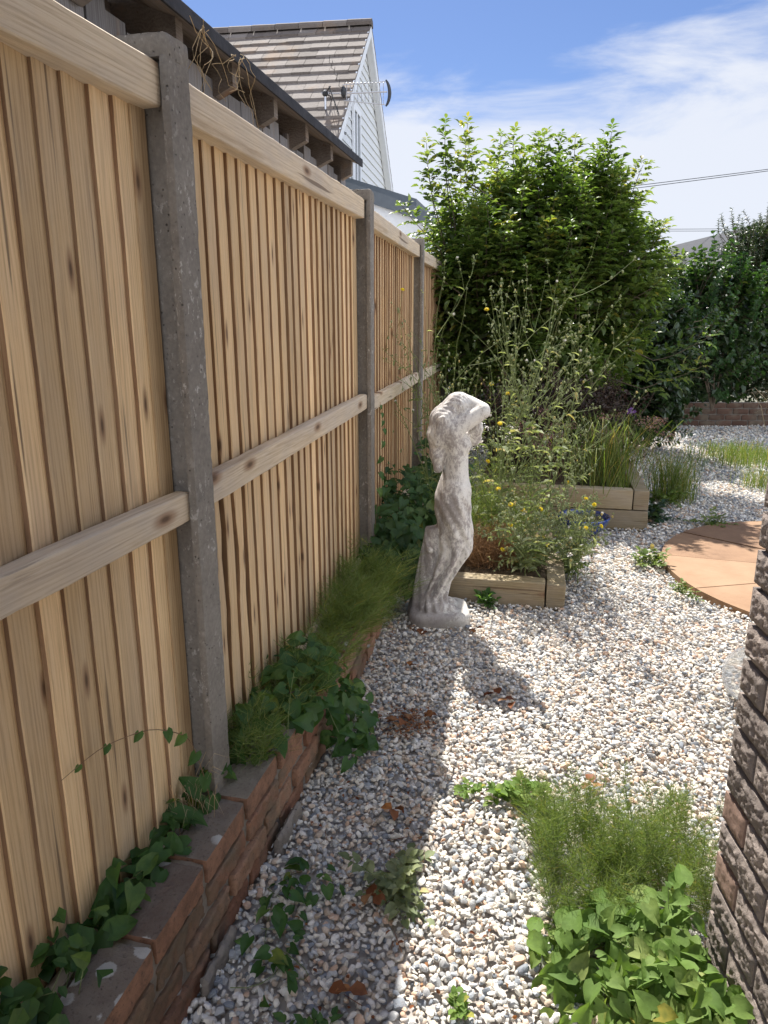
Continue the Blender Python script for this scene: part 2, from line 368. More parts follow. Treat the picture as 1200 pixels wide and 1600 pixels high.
def panel(i, label, zb, ztop, zmid, tilt, nb, gaps, split=False):
    a, b = Vector(PO[i-1]), Vector(PO[i]); d = (b-a); Ln = d.length - .052; th = math.atan2(d.y, d.x); d.normalize()
    st = a + d*.026
    t = thing('fence_panel', label, 'fence panel', (st.x, st.y, zb), th, 'wooden fence panels')
    t.rotation_euler = (0, -tilt, th)
    H = ztop-zb; pitch = (Ln-.04)/nb; rs = random.Random(i*31); g = G()
    nz = 22
    for k in range(nb):
        x0 = k*pitch + rs.uniform(-.003, .003); wd = pitch*(1.10 if not gaps else rs.uniform(.84, 1.04)); rv = rs.random()
        th1, th2 = .017, .0065
        y1 = -.0115 + rs.uniform(-.002, .002); y2 = .002
        bow = rs.uniform(-.0025, .0025); ph = rs.uniform(0, 6)
        V = []
        wob = 0
        if split and k in (0, 1, 2, 3, 4): wob = .014
        for q in range(nz+1):
            z = .0 + (H-.03)*q/nz
            s_ = bow*math.sin(math.pi*q/nz) + .0009*math.sin(q*1.7+ph)
            w1 = w2 = 0
            if wob and z < zmid-zb-.04:
                w1 = wob*mn.noise(Vector((k*3.1, 0, z*5.5)))*1.6; w2 = -wob*(.55+1.3*abs(mn.noise(Vector((k*3.1, 4, z*4.5)))))*(1.9 if k in (1, 2) else .9)
            V += [(x0+s_+w1, y1, z), (x0+s_+w1+.003, y1-.0022, z), (x0+wd+s_+w2, y2-th2*.6, z), (x0+wd+s_+w2, y2, z), (x0+s_+w1, y1+th1, z)]
        F = []
        for q in range(nz):
            o = q*5
            for j in range(5):
                j2 = (j+1) % 5; F.append((o+j, o+j2, o+5+j2, o+5+j))
        F += [(4, 3, 2, 1, 0), tuple(nz*5+j for j in range(5))]
        g.add(V, F, rv)
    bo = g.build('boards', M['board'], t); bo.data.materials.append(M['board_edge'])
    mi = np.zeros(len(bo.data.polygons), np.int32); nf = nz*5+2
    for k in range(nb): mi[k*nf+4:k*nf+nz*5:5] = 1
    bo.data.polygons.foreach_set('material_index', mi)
    for (xa, xb) in ((-.004, .030), (Ln-.052, Ln+.004)):
        e = G(); e.box((xa, -.010, .0), (xb, .024, H-.015), .3+.3*rs.random()); bevel(e.build('side_batten', M['batten'], t), .003)
    def rail(name, z0, z1, y0, y1, seed, rr):
        e = G(); rough_box(e, (-.002, y0, z0), (Ln+.002, y1, z1), (46, 2, 4), .0022, seed, rr, scale=6)
        o = e.build(name, M['rail'], t, True); bevel(o, .003, 1); return o
    rail('top_rail', H-.086, H, -.052, .012, i*3.3, .55)
    rail('middle_rail', zmid-zb-.072, zmid-zb, -.056, -.015, i*4.7, .45)
    rail('bottom_rail', .02, .09, -.046, -.015, i*5.3, .3)
    return t
panel(1, 'nearest fence panel with wide pale boards and a knotty middle rail', .16, 1.94, 1.06, 0.004, 25, False)
panel(2, 'fence panel with split warped boards low down, between the first two concrete posts', .18, 1.945, 1.075, .014, 24, False, True)
panel(3, 'third fence panel with thin gaps of daylight between its boards, left of the statue', .2, 1.955, 1.07, 0, 24, True)
panel(4, 'farthest fence panel, mostly hidden by the weeds and shrub', .2, 1.94, 1.06, 0, 22, True)

# ------------------------------------------------------------------ brick materials
def brickmat(name, cols, bs=.006, lichen=False, flake=False, side=None):
    m, N, L, P = mat(name)
    v = objvec(N, L); 
    r = ramp(N, [(i/(len(cols)-1), c) for i, c in enumerate(cols)]); 
    n1 = tnoise(N, L, v, 22, 8, .7); n3 = tnoise(N, L, v, 4.5, 4, .6)
    L.new(math_(N, L, 'ADD', math_(N, L, 'MULTIPLY', attr(N), .45), math_(N, L, 'MULTIPLY', n1, .55)), r.inputs[0])
    c = r.outputs[0]
    n2 = tnoise(N, L, v, 120, 4, .7)
    if side:   # weathered top, still fresh brick on the vertical faces
        gg0 = N.new('ShaderNodeNewGeometry'); sx0 = N.new('ShaderNodeSeparateXYZ'); L.new(gg0.outputs['Normal'], sx0.inputs[0])
        sc_ = nmix(N, L, side, tuple(x*.6 for x in side), mapr(N, L, n1, .4, .62))
        c = nmix(N, L, c, sc_, mapr(N, L, math_(N, L, 'ADD', sx0.outputs['Z'], math_(N, L, 'MULTIPLY', n1, .4)), .9, .6, 0, .9))
    c = nmix(N, L, c, (.05, .04, .035), mapr(N, L, n2, .56, .7, 0, .7))
    if flake:
        fl = mapr(N, L, n3, .50, .62, 0, .7); c = nmix(N, L, c, (.17, .14, .10), fl)
        fg = mapr(N, L, tnoise(N, L, v, 2.2, 4, .6), .52, .64, 0, .5); c = nmix(N, L, c, (.09, .085, .06), fg)
    if lichen:
        vo = N.new('ShaderNodeTexVoronoi'); vo.inputs['Scale'].default_value = 15; L.new(v, vo.inputs['Vector'])
        sp = mapr(N, L, math_(N, L, 'ADD', vo.outputs['Distance'], math_(N, L, 'MULTIPLY', n2, .14)), .33, .37, 1, 0)
        gt = mapr(N, L, tnoise(N, L, v, 2.6, 1), .47, .50)
        gg = N.new('ShaderNodeNewGeometry'); sx = N.new('ShaderNodeSeparateXYZ'); L.new(gg.outputs['Normal'], sx.inputs[0])
        up = mapr(N, L, sx.outputs['Z'], .5, .8)
        c = nmix(N, L, c, (.50, .50, .47), math_(N, L, 'MULTIPLY', math_(N, L, 'MULTIPLY', sp, gt), math_(N, L, 'MULTIPLY', up, .9)))
    L.new(c, P.inputs['Base Color']); P.inputs['Roughness'].default_value = .92; P.inputs['Specular IOR Level'].default_value = .2
    b = bump(N, L, n2, bs*.35, .8, None); bump(N, L, n1, bs, 1, P, b)
    return m
M['oldbrick'] = brickmat('old_red_brick', [(.15, .07, .045), (.27, .135, .085), (.36, .21, .135), (.36, .29, .20)], .009, True, True)
M['darkbrick'] = brickmat('dark_rustic_brick', [(.12, .10, .09), (.20, .17, .15), (.30, .25, .22), (.40, .32, .26)], .007)
M['smoothbrick'] = brickmat('smooth_brown_brick', [(.22, .14, .11), (.28, .19, .15), (.33, .23, .18)], .002)
M['mortar'] = concrete('mortar', (.22, .19, .16), (.13, .115, .10), (.30, .27, .23), False, .004)
M['topstone'] = brickmat('brick_top', [(.11, .06, .045), (.17, .13, .105), (.25, .225, .185), (.30, .28, .235)], .010, True, False, (.33, .175, .11))

# ------------------------------------------------------------------ low brick retaining wall along the fence
WL = [(-.79, -.35), (-.545, .75), (-.345, 1.62), (-.15, 2.46), (-.012, 3.33)]     # front foot line
WLr = [Vector(p) for p in WL]
cum = [0]
for a, b in zip(WLr[:-1], WLr[1:]): cum.append(cum[-1]+(b-a).length)
def walk(s):
    for i in range(len(WLr)-1):
        if s <= cum[i+1] or i == len(WLr)-2:
            t = (s-cum[i])/(cum[i+1]-cum[i]); p = WLr[i].lerp(WLr[i+1], t); d = (WLr[i+1]-WLr[i]).normalized(); return p, d
t = thing('retaining_wall', 'low crumbling red brick retaining wall along the foot of the fence', 'brick wall')
def wall_run(g, s0, s1, y0, y1, z0, z1, n, amp, seed, rnd, scale=14):
    gg = G(); rough_box(gg, (s0, y0, z0), (s1, y1, z1), n, amp, seed, rnd, scale)
    V = np.concatenate(gg.v)
    out = []
    for p in V:
        q, d = walk(max(0, min(cum[-1], p[0]))); e = p[0]-max(0, min(cum[-1], p[0])); nrm = Vector((-d.y, d.x))
        out.append((q.x + d.x*e + nrm.x*p[1], q.y + d.y*e + nrm.y*p[1], p[2]))
    g.v.append(np.array(out)); 
    for f in gg.f: g.f.append(f + g.n)
    g.c += gg.c; g.r += gg.r; g.n += len(out)
rs = random.Random(5)
gt_, gb, gm = G(), G(), G()
Lw = cum[-1]; courses = [(0.0, .062), (.070, .132), (.140, .202)]
for ci, (z0, z1) in enumerate(courses):
    s = -.11 if ci % 2 else 0
    while s < Lw-.03:
        e = min(Lw, s+.215); wall_run(gb, s, e-.009, rs.uniform(-.006, .006), .1, z0, z1, (26, 2, 9), .0055, rs.uniform(0, 99), rs.random(), 38); s += .225
s = 0
while s < Lw-.05:
    e = min(Lw, s+.215); wall_run(gt_, s, e-.010, rs.uniform(-.004, .005), .105, .210, .272+rs.uniform(-.004, .004), (22, 10, 5), .0026, rs.uniform(0, 99), rs.random(), 34); s += .225
wall_run(gm, 0, Lw, .012, .095, -.01, .262, (60, 3, 8), .004, 3.3, .5)
gb.build('bricks', M['oldbrick'], t, True); gt_.build('coping_bricks', M['topstone'], t, True)
gm.build('mortar', M['mortar'], t, True)
# tilted footing slabs leaning on the base of the wall
gf = G()
for (s0, s1) in ((1.70, 1.86), (2.15, 2.33)):
    wall_run(gf, s0, s1, -.030, -.010, -.02, .040+rs.uniform(0, .03), (30, 2, 6), .008, s0*9, rs.random(), 24)
gf.build('footing_stones', M['mortar'], t, True)
# planting soil between wall and fence
g = G(); pts = []
for k in range(40):
    s = k/39*Lw; q, d = walk(s); nrm = Vector((-d.y, d.x))
    for j, o in enumerate((.10, .20, .32)):
        pts.append((q.x+nrm.x*o, q.y+nrm.y*o, .235 + .02*mn.noise(Vector((s*5, j, 0)))))
g.add(pts, [(k*3+j, k*3+j+1, k*3+j+4, k*3+j+3) for k in range(39) for j in range(2)])
tag(g.build('soil_bed', M['soil'], None, True), kind='structure')

# ------------------------------------------------------------------ right brick wall (rock faced)
CX, CY = .742, 1.40
t = thing('brick_wall', 'dark rough-faced brick house corner at the right edge of the gravel', 'brick wall', (CX, CY, 0))
t.rotation_euler = (0, 0, R(-3))
gb, gs, gm = G(), G(), G(); rs = random.Random(11)
def gridface(g, o, ux, uz, nrm, w_, h_, nx, nz, amp, seed, rnd, depth, rough=1):
    """one rock-faced brick: front grid pushed out by noise, with returns into the joint"""
    V = []; F = []
    o = Vector(o); ux = Vector(ux); uz = Vector(uz); nrm = Vector(nrm)
    for j in range(nz+1):
        for i in range(nx+1):
            u_, v_ = i/nx, j/nz
            rim = min(1, min(u_, 1-u_)*w_/.014, min(v_, 1-v_)*h_/.012)
            p = o + ux*(w_*u_) + uz*(h_*v_)
            q = Vector((p.x*70+seed, p.y*70, p.z*80))
            d = amp*(.55 + .50*mn.fractal(q, .5, 2.2, 5)*rough)*rim
            edge = .003*mn.noise(q*.8)*(1 if rim < 1 else 0)
            V.append(p + nrm*d + ux*edge*(1 if u_ < .5 else -1)*0 + uz*edge)
    for j in range(nz):
        for i in range(nx):
            k = j*(nx+1)+i; F.append((k, k+1, k+nx+2, k+nx+1))
    # sides
    n0 = len(V); ring = [i for i in range(nx+1)] + [j*(nx+1)+nx for j in range(1, nz+1)] + [nz*(nx+1)+i for i in range(nx-1, -1, -1)] + [j*(nx+1) for j in range(nz-1, 0, -1)]
    for r_ in ring: V.append(Vector(V[r_]) - nrm*depth)
    m_ = len(ring)
    for k in range(m_): F.append((ring[(k+1) % m_], ring[k], n0+k, n0+(k+1) % m_))
    g.add([tuple(x) for x in V], F, rnd)
for c in range(66):
    z0 = c*.078 + .004; h_ = .066
    odd = c % 2
    # left face: local -x, running towards -y (the camera side)
    y = 0.0; first = .102 if odd else .215
    k = 0
    while y > -4.5:
        ln_ = (first if k == 0 else .215)
        smooth = (c, k) in ((5, 0), (3, 0), (16, 1))
        dens = (1 if c < 24 else .4) if y > -.95 and c < 32 else .12
        gridface(gs if smooth else gb, (0, y, z0), (0, -1, 0), (0, 0, 1), (-1, 0, 0), ln_-.001, h_, max(2, int(48*dens*ln_/.215)), max(2, int(16*dens)), .004 if smooth else .0080,
                 rs.uniform(0, 300), rs.random(), .022, .5 if smooth else 1)
        y -= ln_+.010; k += 1
    # return face looking up the garden (+y)
    x = 0.0; k = 0
    while x < 3.2:
        ln_ = (.215 if (k == 0) == bool(odd) or k > 0 else .102)
        gridface(gb, (x+ln_, 0, z0), (-1, 0, 0), (0, 0, 1), (0, 1, 0), ln_-.001, h_, int(30*ln_/.215) if c < 34 else 4, 10 if c < 34 else 2, .0125, rs.uniform(0, 300), rs.random(), .022)
        x += ln_+.010; k += 1
rough_box(gm, (.009, -4.6, -.02), (3.3, -.009, 5.14), (6, 20, 30), .003, 4.4)
gb.build('rough_bricks', M['darkbrick'], t, True); gs.build('smooth_bricks', M['smoothbrick'], t, True); gm.build('mortar', M['mortar'], t, True)

# ------------------------------------------------------------------ sleeper raised beds
def sleeper(g, a, b, n, seed, rnd): rough_box(g, a, b, n, .003, seed, rnd, 9)
FA = math.atan2(-.2046, .979)
t = thing('raised_bed', 'single-height timber sleeper bed behind the statue', 'raised bed', (.13, 3.715, 0), FA)
a_ = G(); sleeper(a_, (-.1, 0, -.01), (.713, .1, .138), (24, 3, 5), 1.1, .5); bevel(a_.build('front_sleeper', M['sleeper'], t, True), .003, 1)
a_ = G(); sleeper(a_, (.717, .0, -.01), (.815, .55, .134), (3, 14, 5), 2.2, .3); bevel(a_.build('side_sleeper', M['sleeper'], t, True), .003, 1)
a_ = G(); rough_box(a_, (-.1, .09, 0), (.76, 1.25, .125), (24, 24, 2), .02, 5, .5, 6); a_.build('bed_soil', M['soil'], t, True)
t = thing('raised_bed', 'double-height timber sleeper bed behind the blue bowl', 'raised bed', (1.06, 5.18, 0), FA)
a_ = G(); sleeper(a_, (-.4, 0, .145), (.70, .1, .288), (30, 3, 5), 7.1, .9); bevel(a_.build('upper_front_sleeper', M['sleeper'], t, True), .003, 1)
a_ = G(); sleeper(a_, (-.4, .002, -.01), (.812, .1, .141), (30, 3, 5), 8.1, .1); bevel(a_.build('lower_front_sleeper', M['sleeper'], t, True), .003, 1)
a_ = G(); sleeper(a_, (.705, .003, .145), (.81, 2.0, .288), (3, 30, 5), 9.1, .2); sleeper(a_, (.706, .104, -.01), (.809, 2.0, .141), (3, 30, 5), 9.9, .2); bevel(a_.build('side_sleeper', M['sleeper'], t, True), .003, 1)
a_ = G(); rough_box(a_, (-.4, .09, 0), (.71, 2.2, .262), (24, 24, 2), .02, 5, .5, 6); a_.build('bed_soil', M['soil'], t, True)

# ------------------------------------------------------------------ round patio
m, N, L, P = mat('sandstone_slab')
v = objvec(N, L); n1 = tnoise(N, L, v, 5, 6, .6); n2 = tnoise(N, L, v, 70, 4, .6)
r = ramp(N, [(.25, (.18, .098, .052)), (.5, (.26, .15, .080)), (.75, (.32, .20, .115))]); L.new(math_(N, L, 'ADD', math_(N, L, 'MULTIPLY', n1, .7), math_(N, L, 'MULTIPLY', attr(N), .3)), r.inputs[0])
c = nmix(N, L, r.outputs[0], (.30, .19, .12), mapr(N, L, n2, .58, .72, 0, .5)); L.new(c, P.inputs['Base Color']); P.inputs['Roughness'].default_value = .85
bump(N, L, n1, .006, .6, P, bump(N, L, n2, .0015, .6, None)); M['slab'] = m
pc = (2.82, 4.02); pr = 1.15
t = thing('circular_patio', 'round patio of orange sandstone slabs set in the gravel', 'patio', (pc[0], pc[1], 0))
g = G(); rs = random.Random(3)
def ringslab(r0, r1, a0, a1, rnd):
    n = 14; V = []; zt = .034+rs.uniform(-.003, .003)
    g0 = .004
    for r_, z in ((r0, zt), (r1, zt), (r1, -.01), (r0, -.01)):
        da = g0/max(r_, .05)
        for k in range(n+1):
            a = a0+da + (a1-a0-2*da)*k/n; jr = .004*mn.noise(Vector((a*9, r_*7, 0)))
            V.append((math.cos(a)*(r_+jr), math.sin(a)*(r_+jr), z))
    F = []
    for q in range(4):
        q2 = (q+1) % 4
        for k in range(n): F.append((q*(n+1)+k, q2*(n+1)+k, q2*(n+1)+k+1, q*(n+1)+k+1))
    F += [(0, n+1, 2*(n+1), 3*(n+1)), (n, 3*(n+1)+n, 2*(n+1)+n, n+1+n)]
    g.add(V, F, rnd)
off = R(12)
for k in range(12): ringslab(.46, pr, off+k*R(30), off+(k+1)*R(30), rs.random())
for k in range(6): ringslab(.16, .452, k*R(60), (k+1)*R(60), rs.random())
ringslab(.002, .152, 0, 2*math.pi-.001, .5)
bevel(g.build('paving_slabs', M['slab'], t), .004, 2)
g = G(); an = np.linspace(0, 2*math.pi, 65)[:-1]
g.add([(math.cos(a)*(pr-.01), math.sin(a)*(pr-.01), .018) for a in an], [tuple(range(64))]); g.build('mortar_bed', M['mortar'], t)

# ------------------------------------------------------------------ gravel stones
def pebble(i):
    bm = bmesh.new(); bmesh.ops.create_icosphere(bm, subdivisions=2, radius=.5)
    rs = random.Random(i*13); s = Vector((1, rs.uniform(.62, .85), rs.uniform(.45, .68)))
    pl = [(Vector((rs.gauss(0, 1), rs.gauss(0, 1), rs.gauss(0, 1))).normalized(), rs.uniform(.24, .40)) for _ in range(10)]
    for v in bm.verts:
        p = v.co.copy()
        for n_, d_ in pl:
            q = p.dot(n_)
            if q > d_: p -= n_*(q-d_)*.95
        p *= 1+.16*mn.noise(p*2.3+Vector((i*5, 0, 0)))
        v.co = Vector((p.x*s.x, p.y*s.y, p.z*s.z))
    me = bpy.data.meshes.new('pebble'); bm.to_mesh(me); bm.free(); me.materials.append(M['pebble'])
    for p in me.polygons: p.use_smooth = True
    me.set_sharp_from_angle(angle=R(34))
    return bpy.data.objects.new('pebble', me)
m, N, L, P = mat('pebble_stone')
oi = N.new('ShaderNodeObjectInfo')
cols = [(.72, .70, .65), (.82, .81, .79), (.52, .43, .35), (.36, .38, .41), (.74, .67, .58), (.56, .56, .56), (.22, .25, .30), (.82, .81, .78), (.60, .43, .33), (.46, .48, .51), (.70, .59, .49), (.80, .77, .71), (.30, .31, .33), (.66, .65, .64), (.38, .42, .48), (.78, .74, .67), (.60, .62, .64), (.84, .82, .80)]
r = ramp(N, [(i/len(cols), c) for i, c in enumerate(cols)], 'CONSTANT'); L.new(oi.outputs['Random'], r.inputs[0])
tcn = N.new('ShaderNodeTexCoord'); vv = N.new('ShaderNodeVectorMath'); vv.operation = 'ADD'; L.new(tcn.outputs['Object'], vv.inputs[0])
cx = N.new('ShaderNodeCombineXYZ'); rk = math_(N, L, 'MULTIPLY', oi.outputs['Random'], 931); [L.new(rk, cx.inputs[i]) for i in range(3)]; L.new(cx.outputs[0], vv.inputs[1])
n1 = tnoise(N, L, vv.outputs[0], 2.2, 6, .65, .6); n2 = tnoise(N, L, vv.outputs[0], 14, 3, .6)
c = nmix(N, L, nmix(N, L, r.outputs[0], (1, .965, .90), 1.0, 'MULTIPLY'), (.30, .27, .25), mapr(N, L, n1, .54, .72, 0, .6))
c = nmix(N, L, c, (.86, .82, .75), mapr(N, L, n1, .42, .30, 0, .5))
L.new(c, P.inputs['Base Color']); P.inputs['Roughness'].default_value = .62; P.inputs['Specular IOR Level'].default_value = .35
bump(N, L, n2, .03, .35, P); M['pebble'] = m
pcoll = bpy.data.collections.new('pebble_shapes')
for i in range(9): pcoll.objects.link(pebble(i))

def fence_x(y):
    for a, b in zip(PO[:-1], PO[1:]):
        if y <= b[1]: return a[0] + (b[0]-a[0])*(y-a[1])/(b[1]-a[1])
    return PO[-1][0] + .18*(y-PO[-1][1])
def wall_x(y):
    P_ = WL
    if y > P_[-1][1]: return None
    for a, b in zip(P_[:-1], P_[1:]):
        if y <= b[1]: return a[0] + (b[0]-a[0])*(y-a[1])/(b[1]-a[1])
def in_bed(x, y):
    for (ox, oy, x0, x1, y1) in ((.13, 3.715, -.1, .815, 1.25), (1.06, 5.18, -.4, .81, 2.2)):
        dx, dy = x-ox, y-oy; lx = dx*.979 - dy*.2046*1; ly = dx*.2046 + dy*.979
        lx = dx*math.cos(FA)+dy*math.sin(FA); ly = -dx*math.sin(FA)+dy*math.cos(FA)
        if x0 < lx < x1 and 0.0 < ly < y1: return True
    return False
def scatter(y0, y1, cell, xmin=None, xmax=None):
    pts = []
    ys = np.arange(y0, y1, cell)
    for y in ys:
        xa = -.9 if y < 4 else fence_x(y); xb = min(.62*y+1.2, 8.5)
        for x in np.arange(xa, xb, cell):
            px = x+random.uniform(-.5, .5)*cell; py = y+random.uniform(-.5, .5)*cell
            wx = wall_x(py)
            if wx is not None and px < wx-.01: continue
            if wx is None and px < fence_x(py)+.03: continue
            if in_bed(px, py): continue
            if (px-pc[0])**2+(py-pc[1])**2 < (pr+.004)**2: continue
            if px > .70 and py < 1.42 and px < 4.2: continue
            pts.append((px, py))
    return pts
P1 = [(x, y, 1.0) for x, y in scatter(.75, 4.2, .0172)] + [(x, y, 1.12) for x, y in scatter(4.2, 7.0, .0225)] + [(x, y, 1.45) for x, y in scatter(7.0, 10.5, .032)]
P1 += [(x, y, .85) for x, y in scatter(.75, 3.0, .019)]
npnt = len(P1); arr = np.array(P1)
def relief(x, y): return .012*mn.noise(Vector((x*2.1, y*2.1, 0))) + .006*mn.noise(Vector((x*7, y*7, 3)))
co = np.zeros((npnt, 3)); co[:, :2] = arr[:, :2]
rel = np.array([relief(x, y) for x, y in arr[:, :2]])
co[:, 2] = .004 + rel + RNG.uniform(-.008, .010, npnt)
scl = (.0150 + .0165*RNG.random(npnt)**1.7) * arr[:, 2]; big = RNG.random(npnt) < .10; scl[big] *= 1.4
rot = np.stack([RNG.normal(0, .45, npnt), RNG.normal(0, .45, npnt), RNG.uniform(0, 6.28, npnt)], 1)
me = bpy.data.meshes.new('gravel'); me.vertices.add(npnt); me.vertices.foreach_set('co', co.ravel())
a = me.attributes.new('rot', 'FLOAT_VECTOR', 'POINT'); a.data.foreach_set('vector', rot.ravel().astype(np.float32))
a = me.attributes.new('scl', 'FLOAT', 'POINT'); a.data.foreach_set('value', scl.astype(np.float32))
me.update(); gravel = bpy.data.objects.new('gravel', me); link(gravel)
tag(gravel, 'loose white, grey and peach pebble gravel covering the garden', None, None, 'stuff')
ng = bpy.data.node_groups.new('gravel_instances', 'GeometryNodeTree')
ng.interface.new_socket('Geometry', in_out='INPUT', socket_type='NodeSocketGeometry'); ng.interface.new_socket('Geometry', in_out='OUTPUT', socket_type='NodeSocketGeometry')
gi = ng.nodes.new('NodeGroupInput'); go = ng.nodes.new('NodeGroupOutput'); iop = ng.nodes.new('GeometryNodeInstanceOnPoints')
ci = ng.nodes.new('GeometryNodeCollectionInfo'); ci.inputs['Collection'].default_value = pcoll; ci.inputs['Separate Children'].default_value = True; ci.inputs['Reset Children'].default_value = True
an1 = ng.nodes.new('GeometryNodeInputNamedAttribute'); an1.data_type = 'FLOAT_VECTOR'; an1.inputs['Name'].default_value = 'rot'
an2 = ng.nodes.new('GeometryNodeInputNamedAttribute'); an2.data_type = 'FLOAT'; an2.inputs['Name'].default_value = 'scl'
m2p = ng.nodes.new('GeometryNodeMeshToPoints')
ng.links.new(gi.outputs[0], m2p.inputs['Mesh']); ng.links.new(m2p.outputs[0], iop.inputs['Points'])
ng.links.new(ci.outputs[0], iop.inputs['Instance']); iop.inputs['Pick Instance'].default_value = True
ng.links.new(an1.outputs['Attribute'], iop.inputs['Rotation']); ng.links.new(an2.outputs['Attribute'], iop.inputs['Scale'])
ng.links.new(iop.outputs[0], go.inputs[0])
md = gravel.modifiers.new('pebbles', 'NODES'); md.node_group = ng

# ------------------------------------------------------------------ statue (implicit surface turned into one mesh)
def statue_mesh():
    h = .0055
    xs = np.arange(.09, .50, h); ys = np.arange(-.19, .19, h); zs = np.arange(-.02, 1.15, h)
    X, Y, Z = np.meshgrid(xs, ys, zs, indexing='ij')
    X = X.astype(np.float32); Y = Y.astype(np.float32); Z = Z.astype(np.float32)
    def smin(a, b, k):
        hh = np.clip(.5+.5*(b-a)/k, 0, 1); return b*(1-hh)+a*hh-k*hh*(1-hh)
    def cone(a, b, r0, r1, sy=1.0):
        a = np.array(a, np.float32); b = np.array(b, np.float32); d = b-a
        px, py, pz = X-a[0], (Y-a[1]), Z-a[2]
        t_ = np.clip((px*d[0]+py*d[1]+pz*d[2])/(d@d), 0, 1)
        return np.sqrt((px-t_*d[0])**2+((py-t_*d[1])/sy)**2+(pz-t_*d[2])**2)-(r0+(r1-r0)*t_)
    def ell(c, r):
        q = np.sqrt(((X-c[0])/r[0])**2+((Y-c[1])/r[1])**2+((Z-c[2])/r[2])**2); return (q-1)*min(r)
    prof = np.array([  # z, cx, cy, a, b
        (.03, .252, .0, .060, .080), (.08, .250, .0, .054, .074), (.14, .250, .0, .053, .074), (.21, .268, .0, .058, .080), (.28, .298, .0, .071, .088), (.35, .336, .0, .088, .096),
        (.42, .346, .0, .079, .098), (.50, .341, .0, .080, .108), (.56, .330, .0, .083, .118), (.61, .328, .0, .085, .124), (.66, .333, 0, .080, .120),
        (.70, .337, 0, .070, .108), (.735, .339, 0, .062, .096), (.78, .337, 0, .061, .091), (.84, .333, 0, .064, .097), (.90, .328, 0, .067, .104),
        (.945, .322, 0, .054, .110), (.975, .325, 0, .035, .07), (1.0, .33, 0, .028, .04)])
    cx = np.interp(zs, prof[:, 0], prof[:, 1]); a_ = np.interp(zs, prof[:, 0], prof[:, 3]); b_ = np.interp(zs, prof[:, 0], prof[:, 4])
    ker = np.ones(7)/7
    def sm(v): return np.convolve(np.pad(v, 3, 'edge'), ker, 'valid')
    cx, a_, b_ = sm(cx), sm(a_), sm(b_)
    q = np.sqrt(((X-cx)/a_)**2+(Y/b_)**2); body = (q-1)*np.minimum(a_, b_)
    body = np.maximum(body, Z-1.0); body = np.maximum(body, -(Z-.02))
    ang = np.arctan2(Y, X-cx)
    low = np.clip((.70-Z)/.35, 0, 1); low2 = np.clip((.50-Z)/.3, 0, 1)
    swirl = ang*7 + Z*9 + 1.2*np.sin(Z*13) + 2*(X-.3)*10
    body += (.0035*low*np.sin(swirl) + .0050*low2*np.sin(ang*11 - Z*14 + 1.5*np.sin(Z*21)))*1.6
    # rolled cloth edge round the hips
    tilt = .725 - .25*(X-.33)
    body = np.where(Z < tilt, body-.004*np.clip((tilt-Z)/.02, 0, 1), body)
    # diagonal drag folds from the hip to the front knee
    diag = np.sin((Z*1.0+(X-.33)*1.8)*75)*.0022*np.clip((.70-Z)/.1, 0, 1)*np.clip((Z-.30)/.1, 0, 1); body = body+diag
    d = body
    d = smin(d, ell((.372, -.045, .885), (.034, .040, .036)), .02)
    d = smin(d, ell((.374, .045, .885), (.034, .040, .036)), .02)
    # head and hair
    head = ell((.350, -.005, 1.055), (.064, .056, .066))
    hair = cone((.340, -.005, 1.062), (.275, -.015, 1.000), .058, .056, 1.25)
    hair = smin(hair, cone((.275, -.02, 1.000), (.250, -.015, .925), .052, .042, 1.8), .03)
    hair = smin(hair, cone((.250, -.005, .925), (.252, -.03, .835), .042, .034, 1.8), .03)
    hair = smin(hair, cone((.252, -.03, .835), (.254, -.05, .775), .033, .022, 1.5), .02)
    strand = np.sin((X*1.2+Y*2.2)*150 + 9*Z + 4*np.sin(Z*17))*.0016 + np.sin((Y*1.0-X*.6)*95+Z*30)*.0018
    hair = hair+strand
    d = smin(d, cone((.325, 0, .95), (.36, 0, 1.03), .034, .034), .02)
    d = smin(d, head, .02); d = smin(d, hair, .014)
    # near arm: shoulder, elbow pointing forward, forearm folded back over the brow
    arm = cone((.315, -.080, .958), (.450, -.062, 1.040), .044, .035)
    fore = cone((.450, -.050, 1.048), (.395, -.01, 1.072), .033, .034)
    arm = smin(arm, fore, .010); d = smin(d, arm, .012)
    d = smin(d, ell((.300, -.070, .935), (.050, .042, .055)), .03)
    # far arm hangs bent in front of the chest, elbow low, forearm up to the face
    farm = cone((.335, .10, .95), (.400, .085, .895), .034, .034); farm = smin(farm, cone((.400, .085, .895), (.424, .045, .906), .034, .034), .02)
    farm = smin(farm, cone((.424, .035, .902), (.430, .0, .955), .034, .030), .02); farm = smin(farm, cone((.430, .0, .955), (.420, -.01, 1.025), .029, .022), .02)
    d = smin(d, farm, .008)
    # fingers resting on the far arm and hair
    for k in range(4):
        d = smin(d, cone((.368, -.050+.006*k, .936-.011*k), (.398, -.040+.004*k, .930-.011*k), .0065, .005), .004)
    for k in range(5):
        d = smin(d, cone((.405-.003*k, .0+.009*k, 1.088), (.372-.003*k, .004+.010*k, 1.104-.002*k), .0085, .0065), .004)
    # feet
    for (fx, fy, ln_) in ((.300, -.055, .052), (.300, .035, .060)):
        d = smin(d, ell((fx, fy, .080), (ln_, .028, .026)), .015)
        for k in range(5): d = smin(d, cone((fx+ln_*.6, fy-.020+.010*k, .074), (fx+ln_*.95-.004*abs(k-1), fy-.022+.011*k, .071), .0075, .0062), .004)
    # trailing hem spreading at the ankles
    hem = ell((.235, -.03, .085), (.060, .075, .050)) + .005*np.sin(ang*15+Z*30); d = smin(d, hem, .03)
